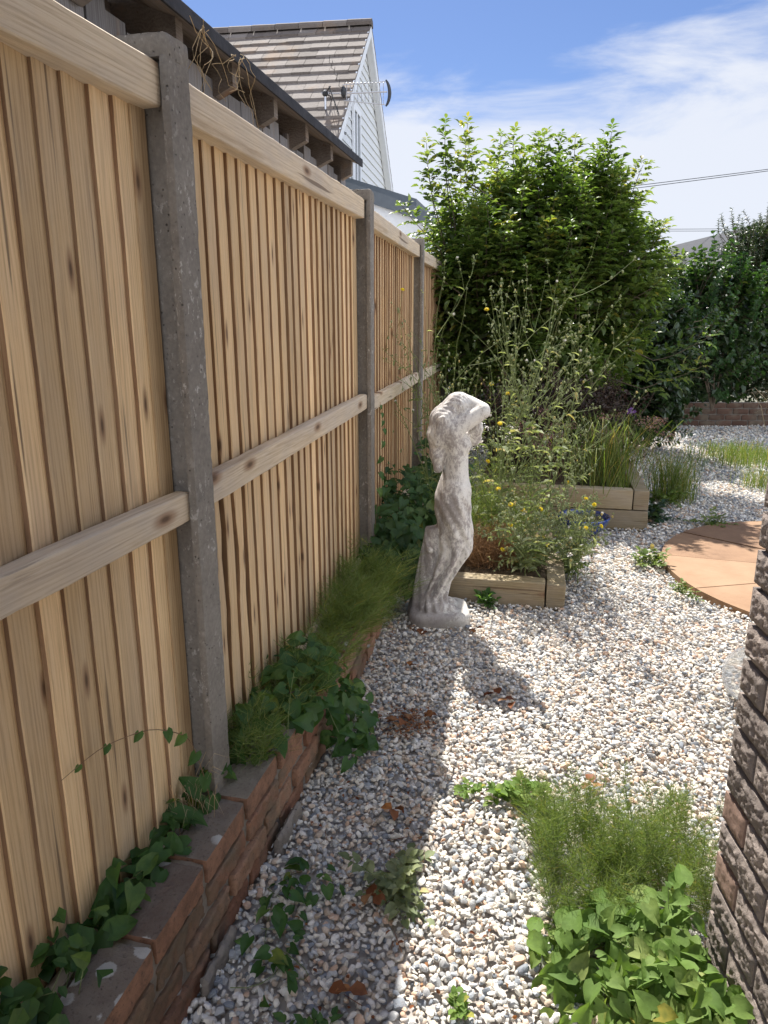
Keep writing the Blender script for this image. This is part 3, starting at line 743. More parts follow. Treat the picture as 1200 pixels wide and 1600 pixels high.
    # tree-stump support
    st = cone((.182, .010, .02), (.244, .01, .50), .062, .034, 1.15) + .0035*np.sin(np.arctan2(Y, X-.2)*6+Z*18)
    st = np.maximum(st, Z-(.472+.012*(X-.23)*8))
    knot = np.sqrt((X-.222)**2+(Y+.055)**2+(Z-.375)**2); st = smin(st, knot-.018, .015)
    d = smin(d, st, .022)
    # plinth
    qx = np.abs(X-.272)-.075; qy = np.abs(Y)-.065
    base2 = np.sqrt(np.maximum(qx, 0)**2+np.maximum(qy, 0)**2)+np.minimum(np.maximum(qx, qy), 0)-.075
    base = np.maximum(base2, Z-.070); base = -smin(-base2, -(Z-.070), .035)
    d = smin(d, base, .012)
    d = d.astype(np.float32)
    # ---- surface nets
    nx, ny, nz = d.shape; ins = d < 0
    c8 = [(i, j, k) for i in (0, 1) for j in (0, 1) for k in (0, 1)]
    cnt = sum(ins[i:nx-1+i, j:ny-1+j, k:nz-1+k].astype(np.int8) for i, j, k in c8)
    act = (cnt > 0) & (cnt < 8); idx = -np.ones(act.shape, np.int64); A = np.argwhere(act); idx[act] = np.arange(len(A))
    sp = np.zeros((len(A), 3)); sc = np.zeros(len(A))
    vals = {c: d[A[:, 0]+c[0], A[:, 1]+c[1], A[:, 2]+c[2]] for c in c8}
    for c in c8:
        for ax in range(3):
            if c[ax] == 0:
                e = list(c); e[ax] = 1; e = tuple(e); v0, v1 = vals[c], vals[e]; cr_ = (v0 < 0) != (v1 < 0)
                tt = np.where(cr_, v0/np.where(cr_, v0-v1, 1), 0); p = np.tile(np.array(c, float), (len(A), 1)); p[:, ax] = tt
                sp += p*cr_[:, None]; sc += cr_
    Vt = (A + sp/sc[:, None])*h + np.array([xs[0], ys[0], zs[0]])
    quads = []
    for ax in range(3):
        u_, v_ = (ax+1) % 3, (ax+2) % 3
        sl0 = [slice(1, n-1) for n in d.shape]; sl1 = list(sl0); sl0[ax] = slice(0, d.shape[ax]-1); sl1[ax] = slice(1, d.shape[ax])
        s0, s1 = ins[tuple(sl0)], ins[tuple(sl1)]; cr_ = np.argwhere(s0 != s1); flip = s0[s0 != s1]
        o = np.array([1, 1, 1]); o[ax] = 0; cell = cr_ + o
        def cid(du, dv):
            q = cell.copy(); q[:, u_] -= du; q[:, v_] -= dv; return idx[q[:, 0], q[:, 1], q[:, 2]]
        Q = np.stack([cid(0, 0), cid(1, 0), cid(1, 1), cid(0, 1)], 1); Q[~flip] = Q[~flip][:, ::-1]; quads.append(Q)
    return Vt, np.concatenate(quads)
m, N, L, P = mat('weathered_cast_stone')
v = objvec(N, L, (1, 1, .6)); n1 = tnoise(N, L, v, 10, 9, .78, .5); n2 = tnoise(N, L, v, 75, 8, .78, .3); n3 = tnoise(N, L, v, 190, 3, .6)
pt = math_(N, L, 'ADD', math_(N, L, 'MULTIPLY', n1, .62), math_(N, L, 'MULTIPLY', n2, .38))
s0 = N.new('ShaderNodeSeparateXYZ'); L.new(objvec(N, L), s0.inputs[0])
pt = math_(N, L, 'ADD', pt, mapr(N, L, s0.outputs['X'], .42, .23, -.02, .065))
r = ramp(N, [(.38, (.74, .72, .67)), (.505, (.66, .635, .59)), (.545, (.40, .37, .35)), (.68, (.24, .215, .205))]); L.new(pt, r.inputs[0])
c = nmix(N, L, r.outputs[0], (.15, .13, .12), mapr(N, L, n3, .60, .68, 0, .4))
sx = N.new('ShaderNodeSeparateXYZ'); L.new(objvec(N, L), sx.inputs[0])
c = nmix(N, L, c, (.27, .24, .20), mapr(N, L, math_(N, L, 'ADD', sx.outputs['Z'], math_(N, L, 'MULTIPLY', n1, .25)), .22, .13, 0, .75))
L.new(c, P.inputs['Base Color']); P.inputs['Roughness'].default_value = .9; P.inputs['Specular IOR Level'].default_value = .2
bump(N, L, n2, .004, .6, P, bump(N, L, n3, .0015, .6, None)); M['stone'] = m
Vt, Q = statue_mesh()
g = G(); g.v.append(Vt); g.f.append(Q.ravel()); g.c.append(np.full(len(Q), 4)); g.r.append(np.full(len(Vt), .5)); g.n = len(Vt)
st = g.build('garden_statue', M['stone'], None, True)
st.location = (0, 3.44, 0)
tag(st, 'weathered white stone statue of a draped woman with her arms over her head', 'statue')

# ------------------------------------------------------------------ foliage tools
def norm(a): return a/(np.linalg.norm(a, axis=-1, keepdims=True)+1e-9)
LANCE = (np.array([(0,0,0),(-.75,.28,.10),(0,.28,0),(.75,.28,.10),(-.8,.62,.02),(0,.62,-.06),(.8,.62,.02),(0,1,-.22)]), [(0,2,1),(0,3,2),(1,2,5,4),(2,3,6,5),(4,5,7),(5,6,7)])
OVAL = (np.array([(0,0,0),(-1,.35,.12),(0,.4,0),(1,.35,.12),(-.75,.75,.06),(0,.75,-.04),(.75,.75,.06),(0,1,-.12)]), [(0,2,1),(0,3,2),(1,2,5,4),(2,3,6,5),(4,5,7),(5,6,7)])
HEART = (np.array([(0,0,0),(-.55,-.22,.02),(-1.05,-.02,.10),(-1,.30,.14),(-.55,.68,.08),(0,1,-.12),(.55,.68,.08),(1,.30,.14),(1.05,-.02,.10),(.55,-.22,.02),(0,.35,-.02),(0,.7,-.05)]),
         [(0,10,2,1),(10,3,2),(10,11,4,3),(11,5,4),(0,9,8,10),(10,8,7),(10,7,6,11),(11,6,5)])
def leaves(g, T, pos, tip, up, Ln, Wd, rnd):
    pos = np.asarray(pos, float); tip = norm(np.asarray(tip, float)); up = np.asarray(up, float)
    s = norm(np.cross(tip, up)); n = np.cross(s, tip)
    TV = T[0]; Ln = np.broadcast_to(np.asarray(Ln, float), (len(pos),)); Wd = np.broadcast_to(np.asarray(Wd, float), (len(pos),))
    V = pos[:, None] + TV[None, :, 0, None]*(Wd[:, None, None])*s[:, None] + TV[None, :, 1, None]*Ln[:, None, None]*tip[:, None] + TV[None, :, 2, None]*Ln[:, None, None]*n[:, None]*1.3
    g.batch(V, T[1], np.clip(rnd, 0, 1))
def strands(g, base, mid, tip, wd, rnd):
    base, mid, tip = (np.asarray(x, float) for x in (base, mid, tip))
    d = norm(tip-base); s = norm(np.cross(d, RNG.normal(size=base.shape))); wd = np.broadcast_to(wd, (len(base),))[:, None]
    V = np.stack([base-s*wd, base+s*wd, mid-s*wd*.8, mid+s*wd*.8, tip], 1)
    g.batch(V, [(0, 1, 3, 2), (2, 3, 4)], rnd)
def rndu(n, s=1.): return RNG.normal(0, s, (n, 3))

def horsetail(name, label, spots, hgt, spread, nw, group='horsetail clumps', mt='horsetail', arm=.10, wd=.0007, lean=(0, 0)):
    """spots (N,3) stem feet; each stem carries rings of thread-like side shoots"""
    t = thing(name, label, 'weed', tuple(np.mean(spots, 0)), 0, group); o = np.mean(spots, 0)
    gs, gl = G(), G()
    for p in np.asarray(spots, float):
        p = p-o; h_ = hgt*RNG.uniform(.55, 1.1); ln_ = np.array([RNG.normal(lean[0], spread), RNG.normal(lean[1], spread), 1.]); ln_ /= np.linalg.norm(ln_)
        bend = np.array([RNG.normal(0, .12), RNG.normal(0, .12), 0])*h_
        ts = np.linspace(0, 1, 7); C = p + ts[:, None]*ln_*h_ + (ts**2)[:, None]*bend
        gs.tube(C, .0013, .0005, 3, RNG.random())
        zt = np.linspace(.10, .97, nw); K = 8
        ctr = p + zt[:, None]*ln_*h_ + (zt**2)[:, None]*bend
        ar = arm*(1.1-zt*.75)
        B = np.repeat(ctr, K, 0); A = np.tile(np.arange(K)*2*math.pi/K, nw)+RNG.uniform(0, 6, nw*K); Ar = np.repeat(ar, K)*RNG.uniform(.6, 1.25, nw*K)
        out = np.stack([np.cos(A), np.sin(A), np.zeros_like(A)], 1)
        Md = B + out*Ar[:, None]*.55 + ln_*Ar[:, None]*.42; Tp = B + out*Ar[:, None]*.85 + ln_*Ar[:, None]*RNG.uniform(.6, 1.25, nw*K)[:, None] + rndu(nw*K, .008)
        strands(gl, B, Md, Tp, wd, np.clip(RNG.normal(.45, .25, nw*K), 0, 1))
    gs.build('stems', M['stem'], t); gl.build('shoots', M[mt], t)
    return t
def mound(n, c, r, zmin=0):
    """points on an upper ellipsoid shell with outward normals"""
    d = norm(RNG.normal(size=(n, 3))); d[:, 2] = np.abs(d[:, 2]); rr = RNG.uniform(.55, 1.05, n)[:, None]
    lump = np.array([1+.22*mn.noise(Vector(q)*2.2+Vector(c)) for q in d])[:, None]
    p = np.array(c)+d*np.array(r)*rr*lump; p[:, 2] = np.maximum(p[:, 2], zmin+.01); return p, d
def leafpatch(name, label, cat, blobs, T, L0, mt, face=(0, -.5, .9), group=None, aspect=.42, stems=10, droop=.6, rbias=.45):
    c0 = np.array(blobs[0][0], float); t = thing(name, label, cat, tuple(c0), 0, group); g, gs = G(), G()
    for c, r, n in blobs:
        p, d = mound(n, c, r, c[2]); p = p-c0
        up = norm(d*.6+np.array(face)+rndu(n, .35)); tip = norm(np.cross(up, RNG.normal(size=(n, 3)))+np.array([0, -.3, -droop])*.6 + d*.3)
        l = L0*RNG.uniform(.38, 1.25, n); leaves(g, T, p, tip, up, l, l*aspect*RNG.uniform(.8, 1.15, n), np.clip(RNG.normal(rbias, .24, n), 0, 1))
        for k in range(max(2, n//stems)):
            q = p[RNG.integers(n)]; b = np.array(c)-c0 + np.array([RNG.normal(0, r[0]*.5), RNG.normal(0, r[1]*.5), 0])
            ts = np.linspace(0, 1, 6)[:, None]; mid = (b+q)/2+rndu(1, .03)[0]; C = (1-ts)**2*b+2*ts*(1-ts)*mid+ts**2*q; gs.tube(C, .0013, .0008, 3)
    g.build('leaves', M[mt], t, True); gs.build('stems', M['stem'], t)
    return t

# weeds with bristly branching stems, buds, yellow flowers and seed heads
def flower_geo(g, c, r, up, n=14):
    up = norm(np.array(up)); s = norm(np.cross(up, [.3, .9, .1])); q = np.cross(up, s)
    for lay, (rr, lift) in enumerate(((1, .1), (.75, .35), (.45, .5))):
        a = np.arange(n)*2*math.pi/n+lay*.3
        out = np.cos(a)[:, None]*s+np.sin(a)[:, None]*q
        pos = np.tile(c, (n, 1))+up*r*.1*lay; leaves(g, LANCE, pos, out+up*lift, np.tile(up, (n, 1)), r*rr, r*.20, RNG.random(n))
BUD = None
def ellips(g, c, r, rnd=.5, seg=6, rings=4, axis=None):
    V = []; F = []
    for j in range(rings+1):
        ph = math.pi*j/rings
        for i in range(seg):
            a = 2*math.pi*i/seg; V.append((c[0]+r[0]*math.sin(ph)*math.cos(a), c[1]+r[1]*math.sin(ph)*math.sin(a), c[2]-r[2]*math.cos(ph)))
    for j in range(rings):
        for i in range(seg):
            i2 = (i+1) % seg; F.append((j*seg+i, j*seg+i2, (j+1)*seg+i2, (j+1)*seg+i))
    g.add(V, F, rnd)
def oxtongue(label, foot, nst, h, spread, fl=4, seeds=3, lean=(0, 0), budn=1.0, group='yellow flowered oxtongue weeds'):
    t = thing('oxtongue_plant', label, 'weed', foot, 0, group); gs, gl = G(), G(); gb = gl; tips = []
    def branch(p, d, ln_, r, depth):
        n = 6; C = [p]; dd = d.copy()
        for k in range(n-1):
            dd = norm(dd + RNG.normal(0, .10, 3) + np.array([0, 0, .07])); C.append(C[-1]+dd*ln_/(n-1))
        C = np.array(C); gs.tube(C, r, r*.6, 4 if depth < 2 else 3, RNG.random(), False)
        if depth >= 2 or ln_ < .05:
            tips.append((C[-1], dd)); 
            for k in range(int(1+RNG.random()*2.2*budn)):
                q = C[RNG.integers(2, n)]; e = norm(RNG.normal(size=3)+np.array([0, 0, 1.4])+dd)*RNG.uniform(.010, .022); gs.tube([q, q+e*.6, q+e], .0006, .0005, 3, .5, False); tips.append((q+e, e))
            return
        nb_ = RNG.integers(3, 6) if depth == 0 else RNG.integers(2, 5)
        for k in range(nb_):
            ti = RNG.uniform(.3, 1.); q = C[min(n-1, int(ti*n))]; az = RNG.uniform(0, 6.28); s_ = norm(np.cross(dd, [math.cos(az), math.sin(az), .2]))
            branch(q, norm(dd*.9+s_*RNG.uniform(.5, 1.0)), ln_*RNG.uniform(.32, .58), r*.62, depth+1)
            l = .05*RNG.uniform(.5, 1.3); leaves(gl, LANCE, [q], [norm(s_+dd*.3)], [[0, 0, 1]], l, l*.16, np.array([RNG.random()]))
        branch(C[-1], dd, ln_*.35, r*.6, 2)
    for k in range(nst):
        a = RNG.uniform(0, 6.28); d0 = norm(np.array([math.cos(a)*spread+lean[0], math.sin(a)*spread+lean[1], 1]))
        p0 = np.array([RNG.normal(0, .04), RNG.normal(0, .04), 0]); branch(p0, d0, h*RNG.uniform(.6, .85), .0032, 0)
        for q in range(7):
            zt = RNG.uniform(.05, .6)*h; az = RNG.uniform(0, 6.28); l = RNG.uniform(.06, .13)
            leaves(gl, LANCE, [p0+d0*zt], [[math.cos(az), math.sin(az), .45]], [[0, 0, 1]], l, l*.17, np.array([RNG.random()]))
    for (q, dd) in tips:
        s = RNG.uniform(.0036, .0070); ellips(gb, q, (s, s, s*1.35), RNG.uniform(.3, 1), 5, 3)
        if RNG.random() < .5:
            az = RNG.uniform(0, 6.28, 3); leaves(gl, LANCE, np.tile(q, (3, 1)), np.stack([np.cos(az), np.sin(az), np.full(3, -.1)], 1), np.tile([0, 0, 1.], (3, 1)), .013, .003, RNG.random(3))
    gs.build('stems', M['stem'], t); gl.build('leaves', M['weed'], t)
    order = RNG.permutation(len(tips))
    vis = [i for i in order if tips[i][0][2] > h*.30]
    for i in vis[:fl]:
        g = G(); flower_geo(g, tips[i][0]+np.array([0, 0, .004]), .0155, (RNG.normal(0, .3), -.55, .8)); g.build('flower', M['yellow'], t)
    for i in vis[fl:fl+seeds]:
        g = G(); c = tips[i][0]+np.array([0, 0, .005]); n = 60; d = norm(RNG.normal(size=(n, 3))+np.array([0, 0, .5])); strands(g, np.tile(c, (n, 1)), c+d*.006, c+d*.011, .0006, RNG.random(n)); ellips(g, c, (.006, .006, .006)); g.build('seed_head', M['seedwhite'], t)
    return t

# ------------------------------------------------------------------ the big shrub
def shrub(name, label, cat, base, centre, rad, n_shoot, leafL, T, mt, group=None, shoot_len=(.25, .55), per=9, pinn=2, updir=.9, trunk=7, tr=.03, fill=3000, fillmat=None, aspect=.17, zmin=.2, extra=(), sq=1.0):
    t = thing(name, label, cat, base, 0, group); b0 = np.array(base, float); g, gt2, gf = G(), G(), G(); cen = np.array(centre, float)-b0; rad = np.array(rad)
    hubs = []
    for k in range(trunk):
        e = cen + norm(RNG.normal(size=3)*np.array([1, 1, .5])+[0, 0, .3])*rad*RNG.uniform(.3, .65); ts = np.linspace(0, 1, 9)[:, None]
        mid = np.array([e[0]*.35, e[1]*.35, e[2]*.55])+rndu(1, .05)[0]; C = (1-ts)**2*np.zeros(3)+2*ts*(1-ts)*mid+ts**2*e; gt2.tube(C, tr, tr*.3, 7); hubs += [C[4], C[6], C[8]]
    hubs = np.array(hubs)
    starts = []
    for k in range(n_shoot):
        d = norm(RNG.normal(size=3)); d[2] = d[2] if RNG.random() < .6 else abs(d[2])
        lump = 1+.34*mn.noise(Vector(d)*2.8+Vector(centre))
        d = np.sign(d)*np.abs(d)**sq
        starts.append((cen+d*rad*RNG.uniform(.55, .98)*lump, norm(d*.8+np.array([0, 0, updir])+RNG.normal(0, .25, 3)), RNG.uniform(*shoot_len)))
    for (p, d, l) in extra: starts.append((np.array(p)-b0, norm(np.array(d, float)), l))
    for (p, d, ln_) in starts:
        if p[2]+b0[2] < zmin: continue
        h_ = hubs[np.argmin(np.linalg.norm(hubs-p, axis=1))]; ts = np.linspace(0, 1, 5)[:, None]; C = h_*(1-ts)+p*ts+np.sin(ts*math.pi)*np.array([0, 0, .05]); gt2.tube(C, tr*.28, .004, 4, .5, False)
        n = 7; C = [p]; dd = d.copy()
        for k in range(n-1): dd = norm(dd+np.array([0, 0, .06])+RNG.normal(0, .07, 3)); C.append(C[-1]+dd*ln_/(n-1))
        C = np.array(C); gt2.tube(C, .0042, .0018, 4, .5, False)
        sr = RNG.uniform(.2, .75)
        for k in range(per):
            tt = (k+.6)/per; q = C[0]+0*C[0]; fi = tt*(n-1); i0 = min(n-2, int(fi)); q = C[i0]+(C[i0+1]-C[i0])*(fi-i0)
            az = k*1.57+RNG.uniform(-.4, .4)
            for s_ in (0, math.pi):
                ax = norm(np.cross(dd, [math.cos(az+s_), math.sin(az+s_), .1])); pet = norm(ax+dd*(.45+.5*tt))
                l = leafL*(1.1-.45*tt)*RNG.uniform(.75, 1.2)
                if pinn:
                    pl = l*1.5; P_ = []; D_ = []
                    sd_ = norm(np.cross(pet, [0, 0, 1.]))
                    for j in range(pinn):
                        f = .45+.5*j/pinn; c = q+pet*pl*f*.9+np.array([0, 0, -.12*pl*f*f])
                        P_ += [c, c]; D_ += [norm(pet*.6+sd_), norm(pet*.6-sd_)]
                    P_.append(q+pet*pl*.95+np.array([0, 0, -.12*pl])); D_.append(norm(pet+np.array([0, 0, -.25])))
                    P_ = np.array(P_); D_ = np.array(D_)+np.array([0, 0, RNG.uniform(-.1, .45)]); nn = len(P_)
                    leaves(g, T, P_, D_, np.tile([0, 0, 1.], (nn, 1))+rndu(nn, .25), l*RNG.uniform(.8, 1.1, nn), l*aspect, np.clip(sr+RNG.normal(0, .15, nn)+.15*tt, 0, 1))
                else: leaves(g, T, [q], [pet+np.array([0, 0, -.1])], [norm(dd+RNG.normal(0, .3, 3))], l, l*aspect, np.array([np.clip(sr+RNG.normal(0, .15), 0, 1)]))
    gt2.build('trunk', M['bark'], t, True); g.build('crown', M[mt], t, True)
    if fill:
        d = norm(RNG.normal(size=(fill, 3))); d = np.sign(d)*np.abs(d)**sq; rr = RNG.random(fill)[:, None]**.45*.95; p = cen+d*rad*rr; ok = p[:, 2]+b0[2] > zmin*.6; p = p[ok]; n = len(p)
        l = leafL*RNG.uniform(.7, 1.5, n); leaves(gf, OVAL, p, rndu(n)+np.array([0, 0, -.2]), rndu(n)+np.array([0, 0, 1.2]), l, l*.32, np.clip(RNG.normal(.3, .2, n), 0, 1)); gf.build('inner_leaves', M[fillmat or mt], t, True)
    return t
K_ = 1.20
ex = [((.55, 5.9, 2.02), (-.45, 0, 1), .40), ((.36, 5.8, 2.28), (-.35, 0, 1), .42), ((.46, 5.8, 2.38), (-.15, 0, 1), .42), ((.60, 5.8, 2.42), (-.15, 0, 1), .40), ((.42, 5.8, 2.05), (-.3, 0, 1), .42), ((.52, 5.8, 2.15), (-.25, 0, 1), .42), ((.70, 6, 2.30), (-.12, 0, 1), .42), ((.40, 5.7, 1.95), (-.9, -.1, .7), .40), ((.85, 6, 2.35), (.05, 0, 1), .42), ((1.0, 6.1, 2.4), (.0, 0, 1), .40),
      ((1.15, 6, 2.42), (.1, 0, 1), .36), ((1.40, 6, 2.38), (.1, 0, 1), .36), ((1.55, 6, 2.25), (.25, 0, 1), .38), ((1.78, 6, 2.02), (.5, 0, .9), .40), ((1.90, 6, 1.80), (.8, 0, .8), .42), ((1.98, 5.9, 1.62), (1, -.1, .6), .40), ((.55, 5.5, 1.62), (-.9, -.1, .6), .32),
      ((2.0, 5.6, 1.15), (1, -.1, .3), .45), ((1.9, 5.5, .95), (1, -.2, .25), .45), ((.45, 5.8, 1.75), (-.6, 0, .8), .35), ((.62, 5.9, 2.1), (-.3, .1, 1), .4), ((1.65, 5.9, 2.15), (.4, 0, 1), .36), ((1.3, 6, 2.4), (-.1, 0, 1), .36)]
zf = lambda z: 1.45+(z-1.45)*K_
ex = [((x*K_, y*K_, zf(z)), d, l*K_) for (x, y, z), d, l in ex]
shrub('elder_shrub', 'big leafy green elder shrub taller than the fence, behind the statue', 'shrub', (1.5, 7.25, .1), (1.42, 7.25, 1.46), (1.12, .85, 1.16), 540, .088, LANCE, 'elder', None,
      (.20, .46), 9, 2, .90, 9, .035, 3600, 'elder', .28, .75, extra=ex, sq=1.0)
shrub('dark_shrub', 'dark leafy bush with broad leaves under the right side of the elder', 'shrub', (2.55, 8.2, .05), (2.62, 8.3, .92), (.74, .55, .90), 190, .075, OVAL, 'dark_leaf', None, (.12, .3), 7, 0, .5, 6, .02, 9500, 'dark_leaf', .36, .02, sq=.62)
shrub('burgundy_shrub', 'low burgundy-leaved bush beneath the elder in the farther bed', 'shrub', (1.40, 5.9, .27), (1.40, 5.95, .62), (.70, .30, .42), 110, .035, OVAL, 'burgundy', None, (.1, .22), 8, 0, .7, 6, .010, 3000, 'burgundy', .34, .25, sq=.8)
shrub('climbing_vine', 'broad-leaved climber rising in front of the distant white house', 'climber', (4.25, 9.6, .3), (4.20, 9.7, 1.25), (.65, .3, .95), 130, .085, HEART, 'ivy', None, (.25, .5), 7, 0, .8, 6, .015, 1500, 'dark_leaf', .48, .3,
      extra=[((4.25, 9.7, 2.05), (.1, 0, 1), .5), ((4.0, 9.7, 1.9), (-.3, 0, 1), .35), ((4.45, 9.7, 1.7), (.3, 0, .9), .4)])
shrub('evergreen_hedge', 'tall dark evergreen hedge at the right end of the garden', 'hedge', (5.75, 10.9, .3), (5.85, 10.9, 1.50), (1.22, .5, 1.36), 760, .052, LANCE, 'hedge', None, (.14, .30), 12, 0, 1.3, 10, .03, 22000, 'hedge', .22, .3, sq=.55)
shrub('evergreen_bush', 'dense dark bush behind the far brick edging, left of the tall hedge', 'hedge', (3.7, 10.95, .3), (3.6, 10.95, 1.08), (1.9, .45, 1.08), 420, .066, OVAL, 'dark_leaf', None, (.12, .25), 9, 0, .9, 8, .03, 16000, 'dark_leaf', .32, .2, sq=.55)
shrub('laurel_bush', 'dark bush filling the corner between the fence end and the elder', 'shrub', (.95, 8.4, .1), (.98, 8.4, 1.0), (.55, .5, 1.05), 90, .065, OVAL, 'dark_leaf', None, (.12, .3), 7, 0, .6, 6, .02, 4200, 'dark_leaf', .34, .1, sq=.7)

# ------------------------------------------------------------------ weeds in and round the near bed
oxtongue('tall bristly oxtongue with seed heads, rising straight behind the statue', (.64, 4.25, .11), 12, 1.32, .26, 3, 9, (.04, .0), 1.8)
oxtongue('wiry oxtongue leaning against the third fence panel', (.36, 4.75, .11), 5, 1.50, .16, 4, 3, (-.12, 0), 1.2)
oxtongue('airy oxtongue spreading right of the tall one, before the dark shrub', (.88, 4.45, .11), 8, 1.08, .34, 1, 6, (.18, 0), 1.8)
oxtongue('knee-high oxtongue thick with yellow flowers at the corner of the near bed', (.80, 3.80, .11), 11, .44, .55, 9, 5, (.10, -.03), 1.6)
oxtongue('short oxtongue with yellow flowers beside the blue bowl', (1.02, 3.98, .02), 8, .46, .40, 6, 3, (.10, .0), 1.4)
oxtongue('pale oxtongue stems hanging in front of the farther sleeper bed', (1.12, 4.75, .02), 4, .62, .35, 1, 2, (.1, -.05), 1.0)
sp = [(RNG.uniform(.42, .86), RNG.uniform(4.0, 4.7), .11) for _ in range(34)]
horsetail('horsetail_clump', 'thick green horsetail clump right behind the statue', sp, .50, .22, 13, arm=.13, wd=.0011)
# brown dried clump
t = thing('dried_plant', 'brown dried-up tangle of stems in the near sleeper bed', 'dead plant', (.60, 3.95, .11)); g = G(); n = 2600
d = norm(RNG.normal(size=(n, 3))*np.array([1, .8, .8])); d[:, 2] = np.abs(d[:, 2]); b = RNG.normal(0, .035, (n, 3)); b[:, 2] = np.abs(b[:, 2])*.5
R_ = np.array([.21, .17, .24]); tp = b + d*R_*RNG.uniform(.5, 1, n)[:, None] + rndu(n, .02); md = (b+tp)/2+rndu(n, .03)+np.array([0, 0, .02]); strands(g, b, md, tp, .0011, RNG.random(n)); s2 = tp+rndu(n, .035); strands(g, tp, (tp+s2)/2+rndu(n, .01), s2, .0010, RNG.random(n))
g.build('dry_stems', M['dry'], t)
g = G()
for k in range(26):
    c = np.array([-.18, -.02, -.1])+RNG.normal(0, 1, 3)*np.array([.2, .1, .01]); a = rndu(1)[0]; a[2] = abs(a[2])*.3; strands(g, [c], [c+a*.05+[0, 0, .02]], [c+a*.10+[0, -.05, 0]], .0012, RNG.random(1))
g.build('straw', M['straw'], t)

# long grass tuft and pink flower heads in the farther bed
def tuft(label, foot, n, h, spr, wd, mt='grass', name='grass_tuft', group='grass tufts', lean=(0, 0), r=.08, cat='grass'):
    t = thing(name, label, cat, foot, 0, group); g = G(); a = RNG.uniform(0, 6.28, n); q = RNG.random(n)**.6*spr
    b = np.stack([RNG.normal(0, r, n), RNG.normal(0, r, n), np.zeros(n)], 1); hh = h*RNG.uniform(.5, 1.1, n)
    out = np.stack([np.cos(a)*q+lean[0], np.sin(a)*q+lean[1], np.zeros(n)], 1)
    P_ = [b, b+out*hh[:, None]*.3+[0, 0, 1]*hh[:, None]*.55, b+out*hh[:, None]*.75+[0, 0, 1]*hh[:, None]*.9, b+out*hh[:, None]*1.25+[0, 0, 1]*hh[:, None]*(.95-.35*q[:, None]/max(spr, .01))]
    s = norm(np.cross(out+1e-3, [0, 0, 1.])+rndu(n, .3)); w_ = wd*RNG.uniform(.6, 1.3, n)[:, None]
    V = np.stack([P_[0]-s*w_, P_[0]+s*w_, P_[1]-s*w_, P_[1]+s*w_, P_[2]-s*w_*.7, P_[2]+s*w_*.7, P_[3]], 1); g.batch(V, [(0, 1, 3, 2), (2, 3, 5, 4), (4, 5, 6)], np.clip(RNG.normal(.5, .28, n), 0, 1))
    g.build('blades', M[mt], t, True); return t
tuft('arching long-bladed grass spilling over the farther sleeper bed', (1.62, 5.32, .26), 420, .55, .75, .0022, group=None, r=.12)
t = thing('sedum_plant', 'dusky pink flower heads above the long grass in the farther bed', 'flowers', (1.72, 5.55, .27))
gs, gf = G(), G()
for k in range(34):
    q = np.array([RNG.uniform(-.75, .42), RNG.normal(0, .15), RNG.uniform(.22, .50)]); gs.tube([(q[0]*.7, q[1]*.7, 0), (q[0]*.9, q[1]*.9, q[2]*.6), q], .002, .001, 3)
    n = 60; c = q+rndu(n)*np.array([.028, .028, .016]); leaves(gf, OVAL, c, rndu(n), rndu(n)+[0, 0, 1], .012, .005, RNG.random(n))
gs.build('stems', M['browntwig'], t); gf.build('flower_heads', M['pinkflower'], t)
g = G(); c = np.array([.10, -.1, .52]); n = 60; leaves(g, LANCE, c+rndu(n, .012), rndu(n)+[0, 0, .5], rndu(n), .02, .004, RNG.random(n)); g.build('purple_flower', plain('purple_petal', (.25, .12, .35), .6), t)

# blue bowl
t = thing('blue_bowl', 'glossy dark blue shallow plant bowl in front of the farther sleeper bed', 'plant pot', (1.375, 4.93, .0))
m, N, L, P = mat('blue_glaze'); P.inputs['Base Color'].default_value = (.012, .03, .16, 1); P.inputs['Roughness'].default_value = .12; P.inputs['Coat Weight'].default_value = .5
L.new(nmix(N, L, (.010, .025, .14), (.02, .05, .22), tnoise(N, L, objvec(N, L), 12, 4)), P.inputs['Base Color'])
prof = [(.0, .002), (.09, .002), (.10, .012), (.15, .06), (.178, .115), (.182, .13), (.176, .138), (.166, .132), (.160, .112), (.12, .06), (0, .055)]
def lathe(g, prof, n=48, rnd=.5):
    V = []; F = []; k = len(prof)
    for r_, z in prof:
        for i in range(n): a = 2*math.pi*i/n; V.append((r_*math.cos(a), r_*math.sin(a), z))
    for j in range(k-1):
        for i in range(n): i2 = (i+1) % n; F.append((j*n+i, j*n+i2, (j+1)*n+i2, (j+1)*n+i))
    g.add(V, F, rnd)
g = G(); lathe(g, prof); g.build('bowl', m, t, True)
g = G(); lathe(g, [(.157, .104), (.1, .108), (0, .11)]); g.build('bowl_soil', M['soil'], t, True)
g = G(); n = 120; c = RNG.normal(0, .055, (n, 3)); c[:, 2] = .115; strands(g, c, c+rndu(n, .01)+[0, 0, .03], c+rndu(n, .03)+[0, 0, .05], .0012, RNG.random(n)); g.build('seedlings', M['weed'], t)

